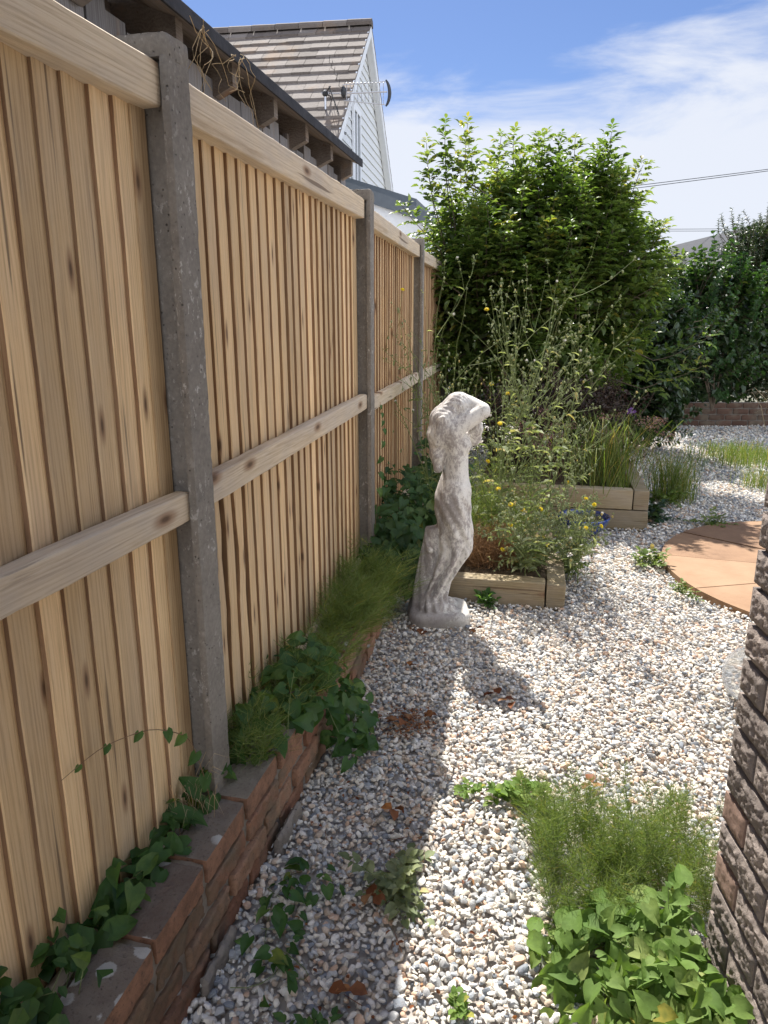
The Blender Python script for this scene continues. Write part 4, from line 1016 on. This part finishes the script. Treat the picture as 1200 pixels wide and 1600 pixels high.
# translucent plastic tub beside the brick corner
m, N, L, P = mat('translucent_plastic'); L.new(nmix(N, L, (.80, .82, .82), (.70, .72, .73), tnoise(N, L, objvec(N, L), 9, 3)), P.inputs['Base Color'])
P.inputs['Roughness'].default_value = .2; P.inputs['Transmission Weight'].default_value = .55; P.inputs['IOR'].default_value = 1.05; P.inputs['Alpha'].default_value = .55
tub = thing('plastic_tub', 'pale see-through plastic tub on the gravel behind the brick corner', 'tub', (1.40, 2.52, .02)); tub.rotation_euler = (R(52), R(6), R(-12)); tub.location = (1.425, 2.60, .115); tub.scale = (.9, .9, .9)
g = G(); lathe(g, [(.0, -.10), (.09, -.10), (.102, -.09), (.118, .0), (.128, .003), (.128, .009), (.1165, .008), (.1005, -.089), (.090, -.0985), (0, -.0985)]); g.build('tub_body', m, tub, True)

# far brick edging
t = thing('brick_edging', 'low weathered red brick edging along the far end of the gravel', 'brick wall', (2.6, 10.32, 0), R(-1))
g = G(); rs = random.Random(8)
for c in range(4):
    x = -.1 if c % 2 else 0
    while x < 6:
        rough_box(g, (x, 0, c*.083), (x+.215, .1, c*.083+.075), (5, 2, 3), .006, rs.uniform(0, 99), rs.random()); x += .225
g.build('bricks', brickmat('edging_brick', [(.08, .045, .033), (.12, .07, .05), (.17, .105, .075)], .006, False, True), t, True)
g = G(); g.box((-.1, .015, -.01), (6.1, .09, .325)); g.build('mortar', M['mortar'], t)

# ------------------------------------------------------------------ plants on the wall bed and gravel
def walk_pt(s, o, z): q, d = walk(s); return np.array([q.x-d.y*o, q.y+d.x*o, z])
sp = [walk_pt(RNG.uniform(2.95, 3.75), RNG.uniform(-.02, .17), .22) for _ in range(85)]
horsetail('horsetail_clump', 'feathery horsetail clump on the shaded wall, left of the statue', sp, .24, .45, 11, arm=.12, wd=.0008, lean=(.35, -.2))
sp = [walk_pt(RNG.uniform(2.15, 2.85), RNG.uniform(.0, .17), .25) for _ in range(44)]
horsetail('horsetail_clump', 'sparser horsetail among the leaves on the wall beside the split boards', sp, .20, .35, 9, arm=.09, wd=.0007, lean=(.15, -.15))
B = 'bindweed patches'
leafpatch('bindweed_patch', 'bindweed tumbling over the brick wall in the middle of its length', 'weed', [(walk_pt(2.62, .07, .25), (.16, .26, .15), 220), (walk_pt(2.72, -.06, .06), (.09, .20, .18), 110), (walk_pt(2.32, .10, .25), (.09, .20, .12), 90)], HEART, .052, 'bind', (.2, -.6, .7), B)
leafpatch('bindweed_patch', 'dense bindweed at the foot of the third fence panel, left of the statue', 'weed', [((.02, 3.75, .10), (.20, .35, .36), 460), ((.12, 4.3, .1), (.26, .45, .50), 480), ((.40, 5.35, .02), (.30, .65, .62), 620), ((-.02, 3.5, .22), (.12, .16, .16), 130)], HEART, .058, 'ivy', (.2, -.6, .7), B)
leafpatch('bindweed_patch', 'row of large bindweed leaves on the wall below the nearest concrete post', 'weed', [(walk_pt(2.06, .13, .25), (.07, .14, .09), 36), (walk_pt(1.86, .13, .25), (.07, .15, .09), 40), (walk_pt(1.66, .13, .25), (.07, .14, .09), 40)], HEART, .060, 'bind', (.4, -.4, .8), B, .36)
leafpatch('bindweed_patch', 'dark leafy weeds in the corner between the nearest panel and the wall', 'weed', [(walk_pt(1.46, .13, .25), (.07, .13, .11), 70), (walk_pt(1.26, .13, .25), (.10, .16, .16), 130), (walk_pt(.95, .13, .24), (.12, .22, .17), 120)], OVAL, .052, 'bind', (.4, -.4, .8), B, .36)
leafpatch('bindweed_patch', 'trailing bindweed spread over the shaded gravel at the foot of the wall', 'weed', [((-.26, 1.50, .012), (.08, .18, .05), 26), ((-.20, 1.64, .012), (.09, .09, .04), 12), ((-.24, 1.33, .012), (.05, .1, .03), 8)], HEART, .040, 'bind', (.1, -.3, 1), B, .40, 5)
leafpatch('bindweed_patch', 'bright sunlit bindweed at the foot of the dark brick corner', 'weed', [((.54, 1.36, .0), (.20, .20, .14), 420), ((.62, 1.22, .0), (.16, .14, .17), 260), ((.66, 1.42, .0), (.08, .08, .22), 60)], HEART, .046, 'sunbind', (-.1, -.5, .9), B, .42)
sp = [(RNG.uniform(.42, .84), RNG.uniform(1.46, 1.86), .0) for _ in range(125)]
horsetail('horsetail_clump', 'bright sunlit horsetail clump beside the dark brick corner', sp, .235, .20, 15, arm=.075, wd=.00055, lean=(-.05, 0))
# leafy thistle-like weed in the gravel
def rosette(label, foot, n, l, mt, h=.1, asp=.2, name='gravel_weed', group='small weeds in the gravel', T=LANCE):
    t = thing(name, label, 'weed', foot, 0, group); g, gs = G(), G()
    a = RNG.uniform(0, 6.28, n); el = RNG.uniform(.15, 1.2, n)**1; ll = l*RNG.uniform(.5, 1.1, n)
    for k in range(n):
        d = np.array([math.cos(a[k])*math.cos(el[k]), math.sin(a[k])*math.cos(el[k]), math.sin(el[k])]); ts = np.linspace(0, 1, 6)[:, None]; C = ts*d*ll[k]+ts**2*np.array([0, 0, -.25*ll[k]])+np.array([0, 0, .012]); gs.tube(C, .0016, .0006, 3, .5, False)
        for j in range(1, 6):
            s_ = norm(np.cross(d, [0, 0, 1.])); sz = ll[k]*asp*math.sin(j/6*3.0+.15)*1.25*RNG.uniform(.55, 1.3)
            leaves(g, T, [C[j], (C[j]+C[j-1])/2], [s_+d*RNG.uniform(.2, 1.1)+RNG.normal(0, .2, 3), -s_+d*RNG.uniform(.2, 1.1)+RNG.normal(0, .2, 3)], [[RNG.normal(0, .3), RNG.normal(0, .3), 1.]]*2, sz, sz*RNG.uniform(.25, .45), RNG.random(2)*.6+.2)
        leaves(g, T, [C[-1]], [d], [[0, 0, 1.]], ll[k]*asp, ll[k]*asp*.4, np.array([RNG.random()]))
    gs.build('stalks', M['stem'], t); g.build('leaves', M[mt], t, True); return t
rosette('jagged-leaved weed in the gravel on the edge of the fence shadow', (.01, 1.62, 0), 20, .135, 'weed', asp=.26)
rosette('feathery green weed growing alone between the patio and the farther bed', (2.28, 5.85, 0), 26, .22, 'grass', asp=.2)
rosette('dark rosette weed beside the corner of the farther sleeper bed', (2.02, 5.35, 0), 18, .2, 'dark_leaf', asp=.3)
rosette('pale creeping weed along the left edge of the round patio', (1.60, 4.20, 0.01), 22, .14, 'grass', asp=.3)
rosette('thin creeping weed just left of the patio, nearer the camera', (1.60, 3.72, 0.01), 12, .12, 'grass', asp=.25)
rosette('scrap of weed behind the round patio', (2.35, 5.15, 0.01), 16, .16, 'grass', asp=.25)
rosette('tiny weed at the bottom edge between sun and shade', (-.13, 1.17, 0), 14, .10, 'bind', asp=.3)
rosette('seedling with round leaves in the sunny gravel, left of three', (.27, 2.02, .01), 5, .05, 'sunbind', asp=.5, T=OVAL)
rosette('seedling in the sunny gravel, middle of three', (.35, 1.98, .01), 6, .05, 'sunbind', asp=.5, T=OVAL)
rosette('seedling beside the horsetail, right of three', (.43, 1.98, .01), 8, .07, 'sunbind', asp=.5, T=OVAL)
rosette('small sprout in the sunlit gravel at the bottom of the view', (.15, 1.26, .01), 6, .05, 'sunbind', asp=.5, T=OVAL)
rosette('low weed at the foot of the near sleeper bed', (.52, 3.58, .01), 9, .07, 'bind', asp=.5, T=OVAL)
rosette('weed sprawling beside the yellow flowers at the near bed corner', (1.05, 4.05, .01), 18, .14, 'grass', asp=.25)
tuft('pale green grass tuft on the gravel, between patio and far edging', (2.38, 5.95, 0), 520, .40, .55, .0020, r=.09)
tuft('wide low grass patch near the right edge of the far gravel', (3.75, 7.6, 0), 1100, .20, .5, .0024, r=.27)
tuft('small grass patch beside the top of the brick corner', (3.35, 6.35, 0), 380, .18, .5, .002, r=.10)
tuft('straw-coloured grass seed plumes arching at the far right', (5.35, 9.6, 0.02), 130, .62, .6, .004, 'straw', lean=(-.5, -.1), r=.12)
tuft('pale dry grass stems beside the nearest concrete post', tuple(walk_pt(1.93, .12, .25)), 46, .17, .9, .0007, 'straw', r=.025)
# climbing sprig on the nearest panel
def sprig(label, pts, lv, mt='bind', group=None, L0=.045):
    t = thing('bindweed_sprig', label, 'weed', pts[0], 0, group); p = np.array(pts)-np.array(pts[0]); ts = np.linspace(0, len(p)-1, 24); C = np.stack([np.interp(ts, range(len(p)), p[:, k]) for k in range(3)], 1)
    for _ in range(2): C[1:-1] = (C[:-2]+C[2:]+2*C[1:-1])/4
    g = G(); g.tube(C, .0014, .0008, 4); g.build('stem', M['browntwig'], t); g = G()
    for k in range(lv):
        f = (k+.5)/lv; q = C[int(f*23)]; l = L0*(1.1-.75*f); leaves(g, HEART, [q], [[RNG.normal(0, .4), -.3, -1]], [[.7, -.7, .3]], l, l*.36, RNG.random(1)*.6+.2)
    g.build('leaves', M[mt], t, True); return t
sprig('thin bindweed sprig arching across the lower boards of the nearest panel', [(-.43, 1.60, .27), (-.435, 1.56, .40), (-.45, 1.52, .52), (-.50, 1.42, .60), (-.56, 1.30, .63), (-.60, 1.20, .62)], 8)
sprig('bindweed shoot climbing the front of the second concrete post', [(-.06, 3.60, .25), (-.03, 3.66, .6), (0, 3.72, .9), (-.02, 3.7, 1.05)], 12, 'bind', None, .06)
# fallen brown leaves
for k, (x, y, lb) in enumerate([(.17, 3.17, 'rust-red fallen leaf on the shaded gravel just in front of the statue'), (.10, 2.86, 'brown fallen leaf in the shade nearer the camera than the rust-red one'), (.44, 2.62, 'brown fallen leaf lying inside the statue shadow, near its far tip'), (.49, 2.56, 'tan fallen leaf at the tip of the statue shadow'),
        (.43, 3.24, 'small orange leaf beside the statue plinth'), (.08, 2.42, 'curled tan leaf at the edge of the fence shadow'), (.15, 2.46, 'pale dry leaf in the sun beside the curled tan leaf'), (.0, 2.40, 'dark brown leaf in the fence shade by the wall'),
        (-.03, 1.56, 'red-brown leaf lying under the jagged gravel weed'), (-.08, 1.30, 'brown leaf in the shade near the bottom of the view'), (.66, 2.02, 'orange-brown leaf behind the sunlit horsetail'), (.02, 1.92, 'tan leaf on the sunlit side of the fence shadow')]):
    g = G(); n = 3; leaves(g, OVAL, np.array([(0, 0, .0)]*n)+rndu(n, .008)*[1, 1, .3], RNG.normal(size=(n, 3))*[1, 1, .2], rndu(n, .35)+[0, 0, 1], .042, .018, RNG.random(n)); o = g.build('fallen_leaf', M['dead'], None, True); o.location = (x, y, .035); tag(o, lb, 'leaf', 'fallen leaves')

# fine litter of leaf crumbs and twigs lying between the stones
g = G(); n = 520; sel = RNG.random(n)
lx = np.where(sel < .35, RNG.normal(.09, .05, n), np.where(sel < .65, RNG.uniform(-.2, 2.2, n), RNG.uniform(-.25, .3, n))); ly = np.where(sel < .35, RNG.normal(2.42, .05, n), np.where(sel < .65, RNG.uniform(1.1, 5, n), RNG.uniform(1.2, 3.3, n)))
ok = np.array([(wall_x(b) is None or a > wall_x(b)+.02) and a > fence_x(b)+.1 and not in_bed(a, b) and (a-pc[0])**2+(b-pc[1])**2 > pr**2 and not (a > .7 and b < 1.45) for a, b in zip(lx, ly)])
p = np.stack([lx, ly, np.full(n, .026)], 1)[ok]; n = len(p); leaves(g, OVAL, p, RNG.normal(size=(n, 3))*[1, 1, .15], rndu(n, .4)+[0, 0, 1], RNG.uniform(.006, .018, n), .004, RNG.random(n))
q = p[RNG.permutation(n)[:n//3]]+rndu(n//3, .02)*[1, 1, 0]; d_ = rndu(n//3, .02)*[1, 1, .15]; strands(g, q, q+d_, q+d_*2, .0009, RNG.random(n//3))
tag(g.build('leaf_litter', M['dead']), 'fine brown leaf crumbs and twigs scattered between the stones', None, None, 'stuff')

# ------------------------------------------------------------------ shed behind the fence
UD = Vector((.2046, .979, 0)); th = math.atan2(.979, .2046)
t = thing('garden_shed', 'weathered grey timber shed with open eaves behind the fence', 'shed', (-1.13*.979, 1.13*.2046, 0), th)
# local x along the fence, local y away from the garden
g = G(); rs = random.Random(2); x = -1.2
while x < 4.22:
    w_ = rs.uniform(.09, .13); g.box((x, -.012+rs.uniform(-.003, .003), 0), (min(x+w_-.004, 4.22), .008, 2.225+rs.uniform(-.045, .012)), rs.random()); x += w_
g.build('wall_boards', M['greywood'], t)
g = G(); g.box((4.14, -.03, 0), (4.235, .065, 2.24), .3); g.build('corner_post', M['greywood'], t)
g = G(); x = 4.25
for k in range(24):
    g.box((4.235, .07+k*.1, 0), (4.255, .165+k*.1, 2.2+.02*k), rs.random())
g.build('end_boards', M['greywood'], t)
g = G(); g.box((-1.2, .01, 2.10), (4.14, .05, 2.16), .4); g.box((-1.2, .11, 0), (4.14, .13, 2.31), .2); g.build('wall_plate', M['rafter'], t)
for k in range(9):
    xx = 4.18-.395*k-.04; e = G()
    V = []; 
    for x_ in (xx, xx+.042):
        V += [(x_, -.085, 2.195), (x_, -.085, 2.262), (x_, 1.6, 2.87), (x_, 1.6, 2.79), (x_, -.02, 2.165)]
    e.add(V, [(0,1,2,3,4), (9,8,7,6,5), (0,5,6,1), (1,6,7,2), (2,7,8,3), (3,8,9,4), (4,9,5,0)], rs.random())
    e.build('rafter', M['rafter'], t)
def slopebox(g, x0, x1, y0, z0, y1, z1, th_, rnd=.5):
    V = [(x0, y0, z0), (x1, y0, z0), (x1, y1, z1), (x0, y1, z1)]; V += [(a, b, c+th_) for a, b, c in V]
    g.add(V, [(3,2,1,0), (4,5,6,7), (0,1,5,4), (1,2,6,5), (2,3,7,6), (3,0,4,7)], rnd)
g = G(); y = -.112
for k in range(17):
    z = 2.246+(y+.13)*.357; slopebox(g, -1.3, 4.19, y, z, y+.097, z+.097*.357, .012, rs.random()); y += .1
g.build('roof_boards', M['rafter'], t)
g = G(); slopebox(g, -1.32, 4.22, -.125, 2.262, 1.7, 2.916, .016); slopebox(g, -1.32, 4.22, -.132, 2.240, -.118, 2.245, .040)
bevel(g.build('roof_felt', M['felt'], t), .003)
g = G(); y = -.125
for k in range(10):
    xx = -1.2; 
    while xx < 4.0:
        z = 2.268+(y+.13)*.357; slopebox(g, xx, xx+.29, y, z, y+.19, z+.19*.357-.004, .008+rs.random()*.003, rs.random()); xx += .3
    y += .17
g.build('roof_shingles', M['felt'], t)
# dry vine stems hanging from the eaves
for k, (x0, lb) in enumerate(((2.15, 'dry curling vine stem hanging from the shed eave nearest the camera'), (2.45, 'tangled dry vine stems hanging from the shed eave, farther one'))):
    v_ = thing('dry_vine', lb, 'dead plant', (-1.0*.979+UD.x*x0, 1.0*.2046+UD.y*x0, 0), th, 'dry vines on the shed'); g = G()
    for q in range(7):
        C = [(RNG.normal(0, .03), -.03+RNG.normal(0, .01), 2.24)]
        for j in range(9): C.append((C[-1][0]+RNG.normal(0, .03), C[-1][1]+RNG.normal(0, .012), C[-1][2]-RNG.uniform(.0, .035)))
        C = np.array(C)
        for _ in range(1): C[1:-1] = (C[:-2]+C[2:]+2*C[1:-1])/4
        g.tube(C, .0012, .0008, 4)
    g.build('stems', M['straw'], v_)

# ------------------------------------------------------------------ chalet house with tiled roof and white gable
uh = Vector((.153, .988, 0)).normalized(); ha = math.atan2(uh.y, uh.x)
t = thing('house', 'white weatherboarded house with a steep brown tiled roof', 'house', (-.384, 15.267, 0), ha)
# local x: along the gable (away from camera), local y: away from the garden, gable face at y=0
AZ, PS, RUN = 6.62, .84, 3.7
m, N, L, P = mat('concrete_roof_tile'); v = objvec(N, L)
n1 = tnoise(N, L, v, 3, 6, .7); n2 = tnoise(N, L, v, 22, 5, .7)
r = ramp(N, [(.3, (.085, .066, .055)), (.5, (.135, .11, .094)), (.7, (.19, .16, .14))]); L.new(math_(N, L, 'ADD', math_(N, L, 'MULTIPLY', n1, .4), math_(N, L, 'ADD', math_(N, L, 'MULTIPLY', n2, .3), math_(N, L, 'MULTIPLY', attr(N), .3))), r.inputs[0])
c = nmix(N, L, r.outputs[0], (.22, .135, .075), mapr(N, L, tnoise(N, L, v, 1.4, 4, .6), .56, .7, 0, .6)); L.new(c, P.inputs['Base Color']); P.inputs['Roughness'].default_value = .9; bump(N, L, n2, .01, .7, P); M['tile'] = m
g = G(); rs = random.Random(4); nc = 16; gauge = RUN*1.0/nc
for side in (-1, 1):
    for k in range(nc):
        x1 = side*(k*gauge); x0 = side*((k+1)*gauge+.02); z1 = AZ-abs(x1)*PS; z0 = AZ-abs(x0)*PS; y = -.16+(.16 if k % 2 else 0)-.16
        y = -.16; first = True
        while y < 9:
            w_ = .165 if (first and k % 2) else .33; first = False; j = rs.uniform(-.006, .006)
            V = [(x0, y, z0+.05+j), (x0, y+w_-.006, z0+.05+j), (x1, y+w_-.006, z1+.012), (x1, y, z1+.012), (x0, y, z0+.012+j), (x0, y+w_-.006, z0+.012+j), (x1, y+w_-.006, z1-.01), (x1, y, z1-.01)]
            F = [(0,1,2,3), (7,6,5,4), (0,4,5,1), (1,5,6,2), (2,6,7,3), (3,7,4,0)]
            g.add(V, F if side < 0 else [f[::-1] for f in F], rs.random()); y += w_
roof = g.build('roof', M['tile'], t)
g = G(); y = -.17
while y < 9:
    an = np.linspace(-.3, math.pi+.3, 8); V = [(math.cos(a)*.12*(1+.06*e), y+e*.44, AZ+.0+math.sin(a)*.10*(1+.06*e)) for e in (0, 1) for a in an]
    g.add(V, [(k, k+1, k+9, k+8) for k in range(7)] + [tuple(range(8))], rs.random()); y += .45
g.build('ridge_tiles', M['tile'], roof)
# gable wall of lapped boards
g = G(); z = 2.2
while z < AZ-.12:
    hw = min(RUN-.25, (AZ-.10-z)/PS); hw2 = min(RUN-.25, max(.02, (AZ-.10-z-.15)/PS))
    V = [(-hw, -.022, z), (hw, -.022, z), (hw2, -.004, z+.15), (-hw2, -.004, z+.15), (-hw, .02, z), (hw, .02, z), (hw2, .02, z+.15), (-hw2, .02, z+.15)]
    g.add(V, [(0,1,2,3), (5,4,7,6), (4,5,1,0), (3,2,6,7), (1,5,6,2), (4,0,3,7)], rs.random()); z += .15
g.build('gable_boards', M['whiteclad'], t)
g = G(); g.box((-RUN+.25, .02, 0), (RUN-.25, 8.8, 3.55)); g.build('wall', M['render'], t)
for side in (-1, 1):
    g = G(); V = []
    for x_, in ((0,), (side*RUN,)):
        z_ = AZ-abs(x_)*PS
        V += [(x_, -.155, z_-.19), (x_, -.13, z_-.19), (x_, -.13, z_+.02), (x_, -.155, z_+.02)]
    g.add(V, [(0,4,5,1), (1,5,6,2), (2,6,7,3), (3,7,4,0), (0,1,2,3), (7,6,5,4)]); g.build('bargeboard', M['whitepaint'], t)
    g = G(); V = []
    for x_ in (0, side*RUN):
        z_ = AZ-abs(x_)*PS; V += [(x_, -.13, z_-.17), (x_, -.023, z_-.17), (x_, -.023, z_-.15), (x_, -.13, z_-.15)]
    g.add(V, [(0,4,5,1), (1,5,6,2), (2,6,7,3), (3,7,4,0)]); g.build('soffit', M['whitepaint'], t)
w_ = G(); w_.box((-1.25, -.06, 3.1), (-.55, -.024, 3.2)); w_.box((-1.25, -.06, 4.95), (-.55, -.024, 5.05)); w_.box((-1.25, -.06, 3.2), (-1.16, -.024, 4.95)); w_.box((-.64, -.06, 3.2), (-.55, -.024, 4.95)); w_.box((-.93, -.055, 3.2), (-.87, -.026, 4.95))
wf = w_.build('window', M['whitepaint'], t)
m, N, L, P = mat('window_glass'); P.inputs['Roughness'].default_value = .05; P.inputs['Specular IOR Level'].default_value = .8
L.new(nmix(N, L, (.03, .04, .05), (.08, .10, .12), tnoise(N, L, objvec(N, L), 3)), P.inputs['Base Color']); M['glass'] = m
g = G(); g.box((-1.16, -.04, 3.2), (-.64, -.035, 4.95)); g.build('pane', M['glass'], wf)

# extension with a falling grey verge
t = thing('house_extension', 'white lean-to extension with a grey sloping roof edge, beyond the shed', 'extension', (2.455, 11.752, 0), FA)
# local x along +v (towards garden), local y away; u=12 plane, v = local x
ph = lambda x: x
g = G()
prof = [(-3.6, 3.62), (-3.0, 3.45), (-2.3, 3.21), (-1.98, 3.09), (-1.80, 2.98), (-1.68, 2.84)]
V = []; n = len(prof)
for yy in (0, 2.4):
    for x_, z_ in prof: V.append((x_, yy, z_-.16))
    for x_, z_ in reversed(prof): V.append((x_, yy, 0))
F = [tuple(range(2*n-1, -1, -1)), tuple(range(2*n, 4*n))] + [(k, (k+1) % (2*n), 2*n+(k+1) % (2*n), 2*n+k) for k in range(2*n)]
g.add(V, F); g.build('wall', M['render'], t)
g = G()
for (x0, z0), (x1, z1) in zip(prof[:-1], prof[1:]):
    V = [(x0, -.06, z0-.17), (x1, -.06, z1-.17), (x1, -.06, z1+.02), (x0, -.06, z0+.02), (x0, 2.5, z0-.17), (x1, 2.5, z1-.17), (x1, 2.5, z1+.02), (x0, 2.5, z0+.02)]
    g.add(V, [(0,1,2,3), (7,6,5,4), (3,2,6,7), (4,5,1,0), (0,3,7,4), (1,5,6,2)])
rf = g.build('roof_edge', M['greyfascia'], t)
g = G(); V = []
for yy in (.3, 2.6):
    V += [(-3.6, yy, 3.76), (-2.05, yy, 3.27), (-2.05, yy, 3.15), (-3.6, yy, 3.64)]
g.add(V, [(3,2,1,0), (4,5,6,7), (0,1,5,4), (1,2,6,5)]); g.build('roof_capping', M['greyfascia'], rf)
g = G(); g.box((-3.4, -.03, 2.58), (-1.70, -.002, 2.65)); g.box((-1.83, -.035, 0), (-1.695, -.003, 2.58)); g.build('corner_trim', M['whitepaint'], t)
wf = G(); wf.box((-2.9, -.03, 2.47), (-1.86, -.002, 2.53)); wf.box((-1.92, -.032, 1.3), (-1.86, -.003, 2.47)); wf = wf.build('window', M['whitepaint'], t)
g = G(); g.box((-2.9, -.02, 1.3), (-1.92, -.006, 2.47)); g.build('pane', M['whiteclad'], wf)

# tv aerial on the gable
def fpx(p): return p
t = thing('tv_aerial', 'dark rooftop television aerial with a ladder of rods and a curved black end', 'aerial', (-.93, 13.0, 0))
g = G(); g.tube([(.0, 0, 3.8), (.0, 0, 4.95)], .018, .018, 8); g.build('mast', M['metal'], t)
g = G(); g.tube([(-.06, 0, 4.90), (.30, 0, 4.90), (.98, -.02, 4.92)], .012, .012, 6); g.tube([(.28, 0, 5.02), (.95, 0, 5.07)], .008, .008, 6); g.tube([(.28, 0, 4.80), (.95, 0, 4.74)], .008, .008, 6); g.build('boom', M['metal'], t)
g = G()
for k in range(11):
    x_ = .34+.058*k; g.tube([(x_, -.10, 4.9+.13), (x_, .0, 4.9), (x_, .10, 4.9-.13)], .004, .004, 5); g.tube([(x_, .10, 4.9+.13), (x_, .0, 4.9), (x_, -.10, 4.9-.13)], .004, .004, 5)
g.build('rods', M['metal'], t)
g = G(); an = np.linspace(-.9, .9, 9)
g.tube([(.86+.16*math.cos(a), 0, 4.905+.24*math.sin(a)) for a in an], .018, [.012, .02, .024, .026, .028, .026, .024, .02, .012], 8); g.build('curved_end', M['blackmetal'], t)
g = G()
for s_ in (-1, 1):
    P0 = np.array([.05, s_*.25, 4.88]); 
    g.tube([(.08, s_*.30, 4.92), (.30, s_*.20, 4.35)], .010, .010, 6); g.tube([(.0, 0, 4.9), (.10, s_*.3, 4.92)], .010, .010, 6)
for k in range(7):
    f = k/6; x_ = .10+.22*f; z_ = 4.88-.50*f; g.tube([(x_, -.30+.1*f, z_), (x_-.05, 0, z_-.04), (x_, .30-.1*f, z_)], .004, .004, 4); 
    g.tube([(x_, -.22, z_+.50), (x_-.03, 0, z_+.46), (x_, .22, z_+.50)], .004, .004, 4)
g.build('reflector', M['blackmetal'], t)
g = G(); ellips(g, (0, 0, 4.9), (.05, .05, .05), .5, 8, 6); ellips(g, (.29, 0, 4.92), (.045, .05, .09), .5, 8, 6); g.build('clamp', M['blackmetal'], t)

# distant white gabled house on the right, and overhead cables
t = thing('distant_house', 'distant white gabled house beyond the hedge on the right', 'house', (11.6, 25, 0))
g = G(); V = [(-2.3, 0, 0), (2.5, 0, 0), (2.5, 0, 2.7), (.2, 0, 4.15), (-2.3, 0, 2.15)]; V += [(a, 7, c) for a, b, c in V]
g.add(V, [(0,1,2,3,4), (9,8,7,6,5), (1,6,7,2), (4,9,5,0)]); g.build('wall', M['render'], t)
g = G()
for (x0, z0, x1, z1) in ((-2.6, 2.0, .2, 4.2), (.2, 4.2, 2.8, 2.55)):
    V = [(x0, -.3, z0), (x1, -.3, z1), (x1, 7.3, z1), (x0, 7.3, z0)]; V += [(a, b, c+.14) for a, b, c in V]; g.add(V, [(3,2,1,0), (4,5,6,7), (0,1,5,4), (1,2,6,5), (2,3,7,6), (3,0,4,7)])
g.build('roof', M['felt'], t)
g = G(); V = [(-6.5, 1.5, 1.4), (-1.6, 1.5, 1.4), (-1.6, 5, 2.0), (-6.5, 5, 2.0), (-6.5, 1.5, 1.3), (-1.6, 1.5, 1.3), (-1.6, 5, 1.9), (-6.5, 5, 1.9)]; g.add(V, [(0,1,2,3), (7,6,5,4), (0,4,5,1), (1,5,6,2), (3,7,4,0)]); g.build('side_roof', M['tile'], t)
g = G(); g.box((-6.4, 1.7, 0), (-2.0, 5, 1.35)); g.build('side_wall', M['render'], t)
for k, (z0, z1, yy, lb) in enumerate(((6.22, 6.86, 30, 'upper of the higher pair of overhead cables'), (6.13, 6.80, 30, 'lower of the higher pair of overhead cables'), (5.85, 5.85, 40, 'upper of the lower pair of overhead cables'), (5.76, 5.74, 40, 'lower of the lower pair of overhead cables'))):
    g = G(); xs_ = np.linspace(2, 30, 24); f = (xs_-8.9)/(14.4-8.9) if yy == 30 else (xs_-14)/(5.5); z_ = z0+(z1-z0)*f + .0025*(xs_-12)**2*.3
    C = np.stack([xs_, np.full_like(xs_, yy), z_], 1); g.tube(C, .012, .012, 5); o = g.build('overhead_cable', M['blackmetal']); tag(o, lb, 'cable', 'overhead cables')

bpy.context.view_layer.update()
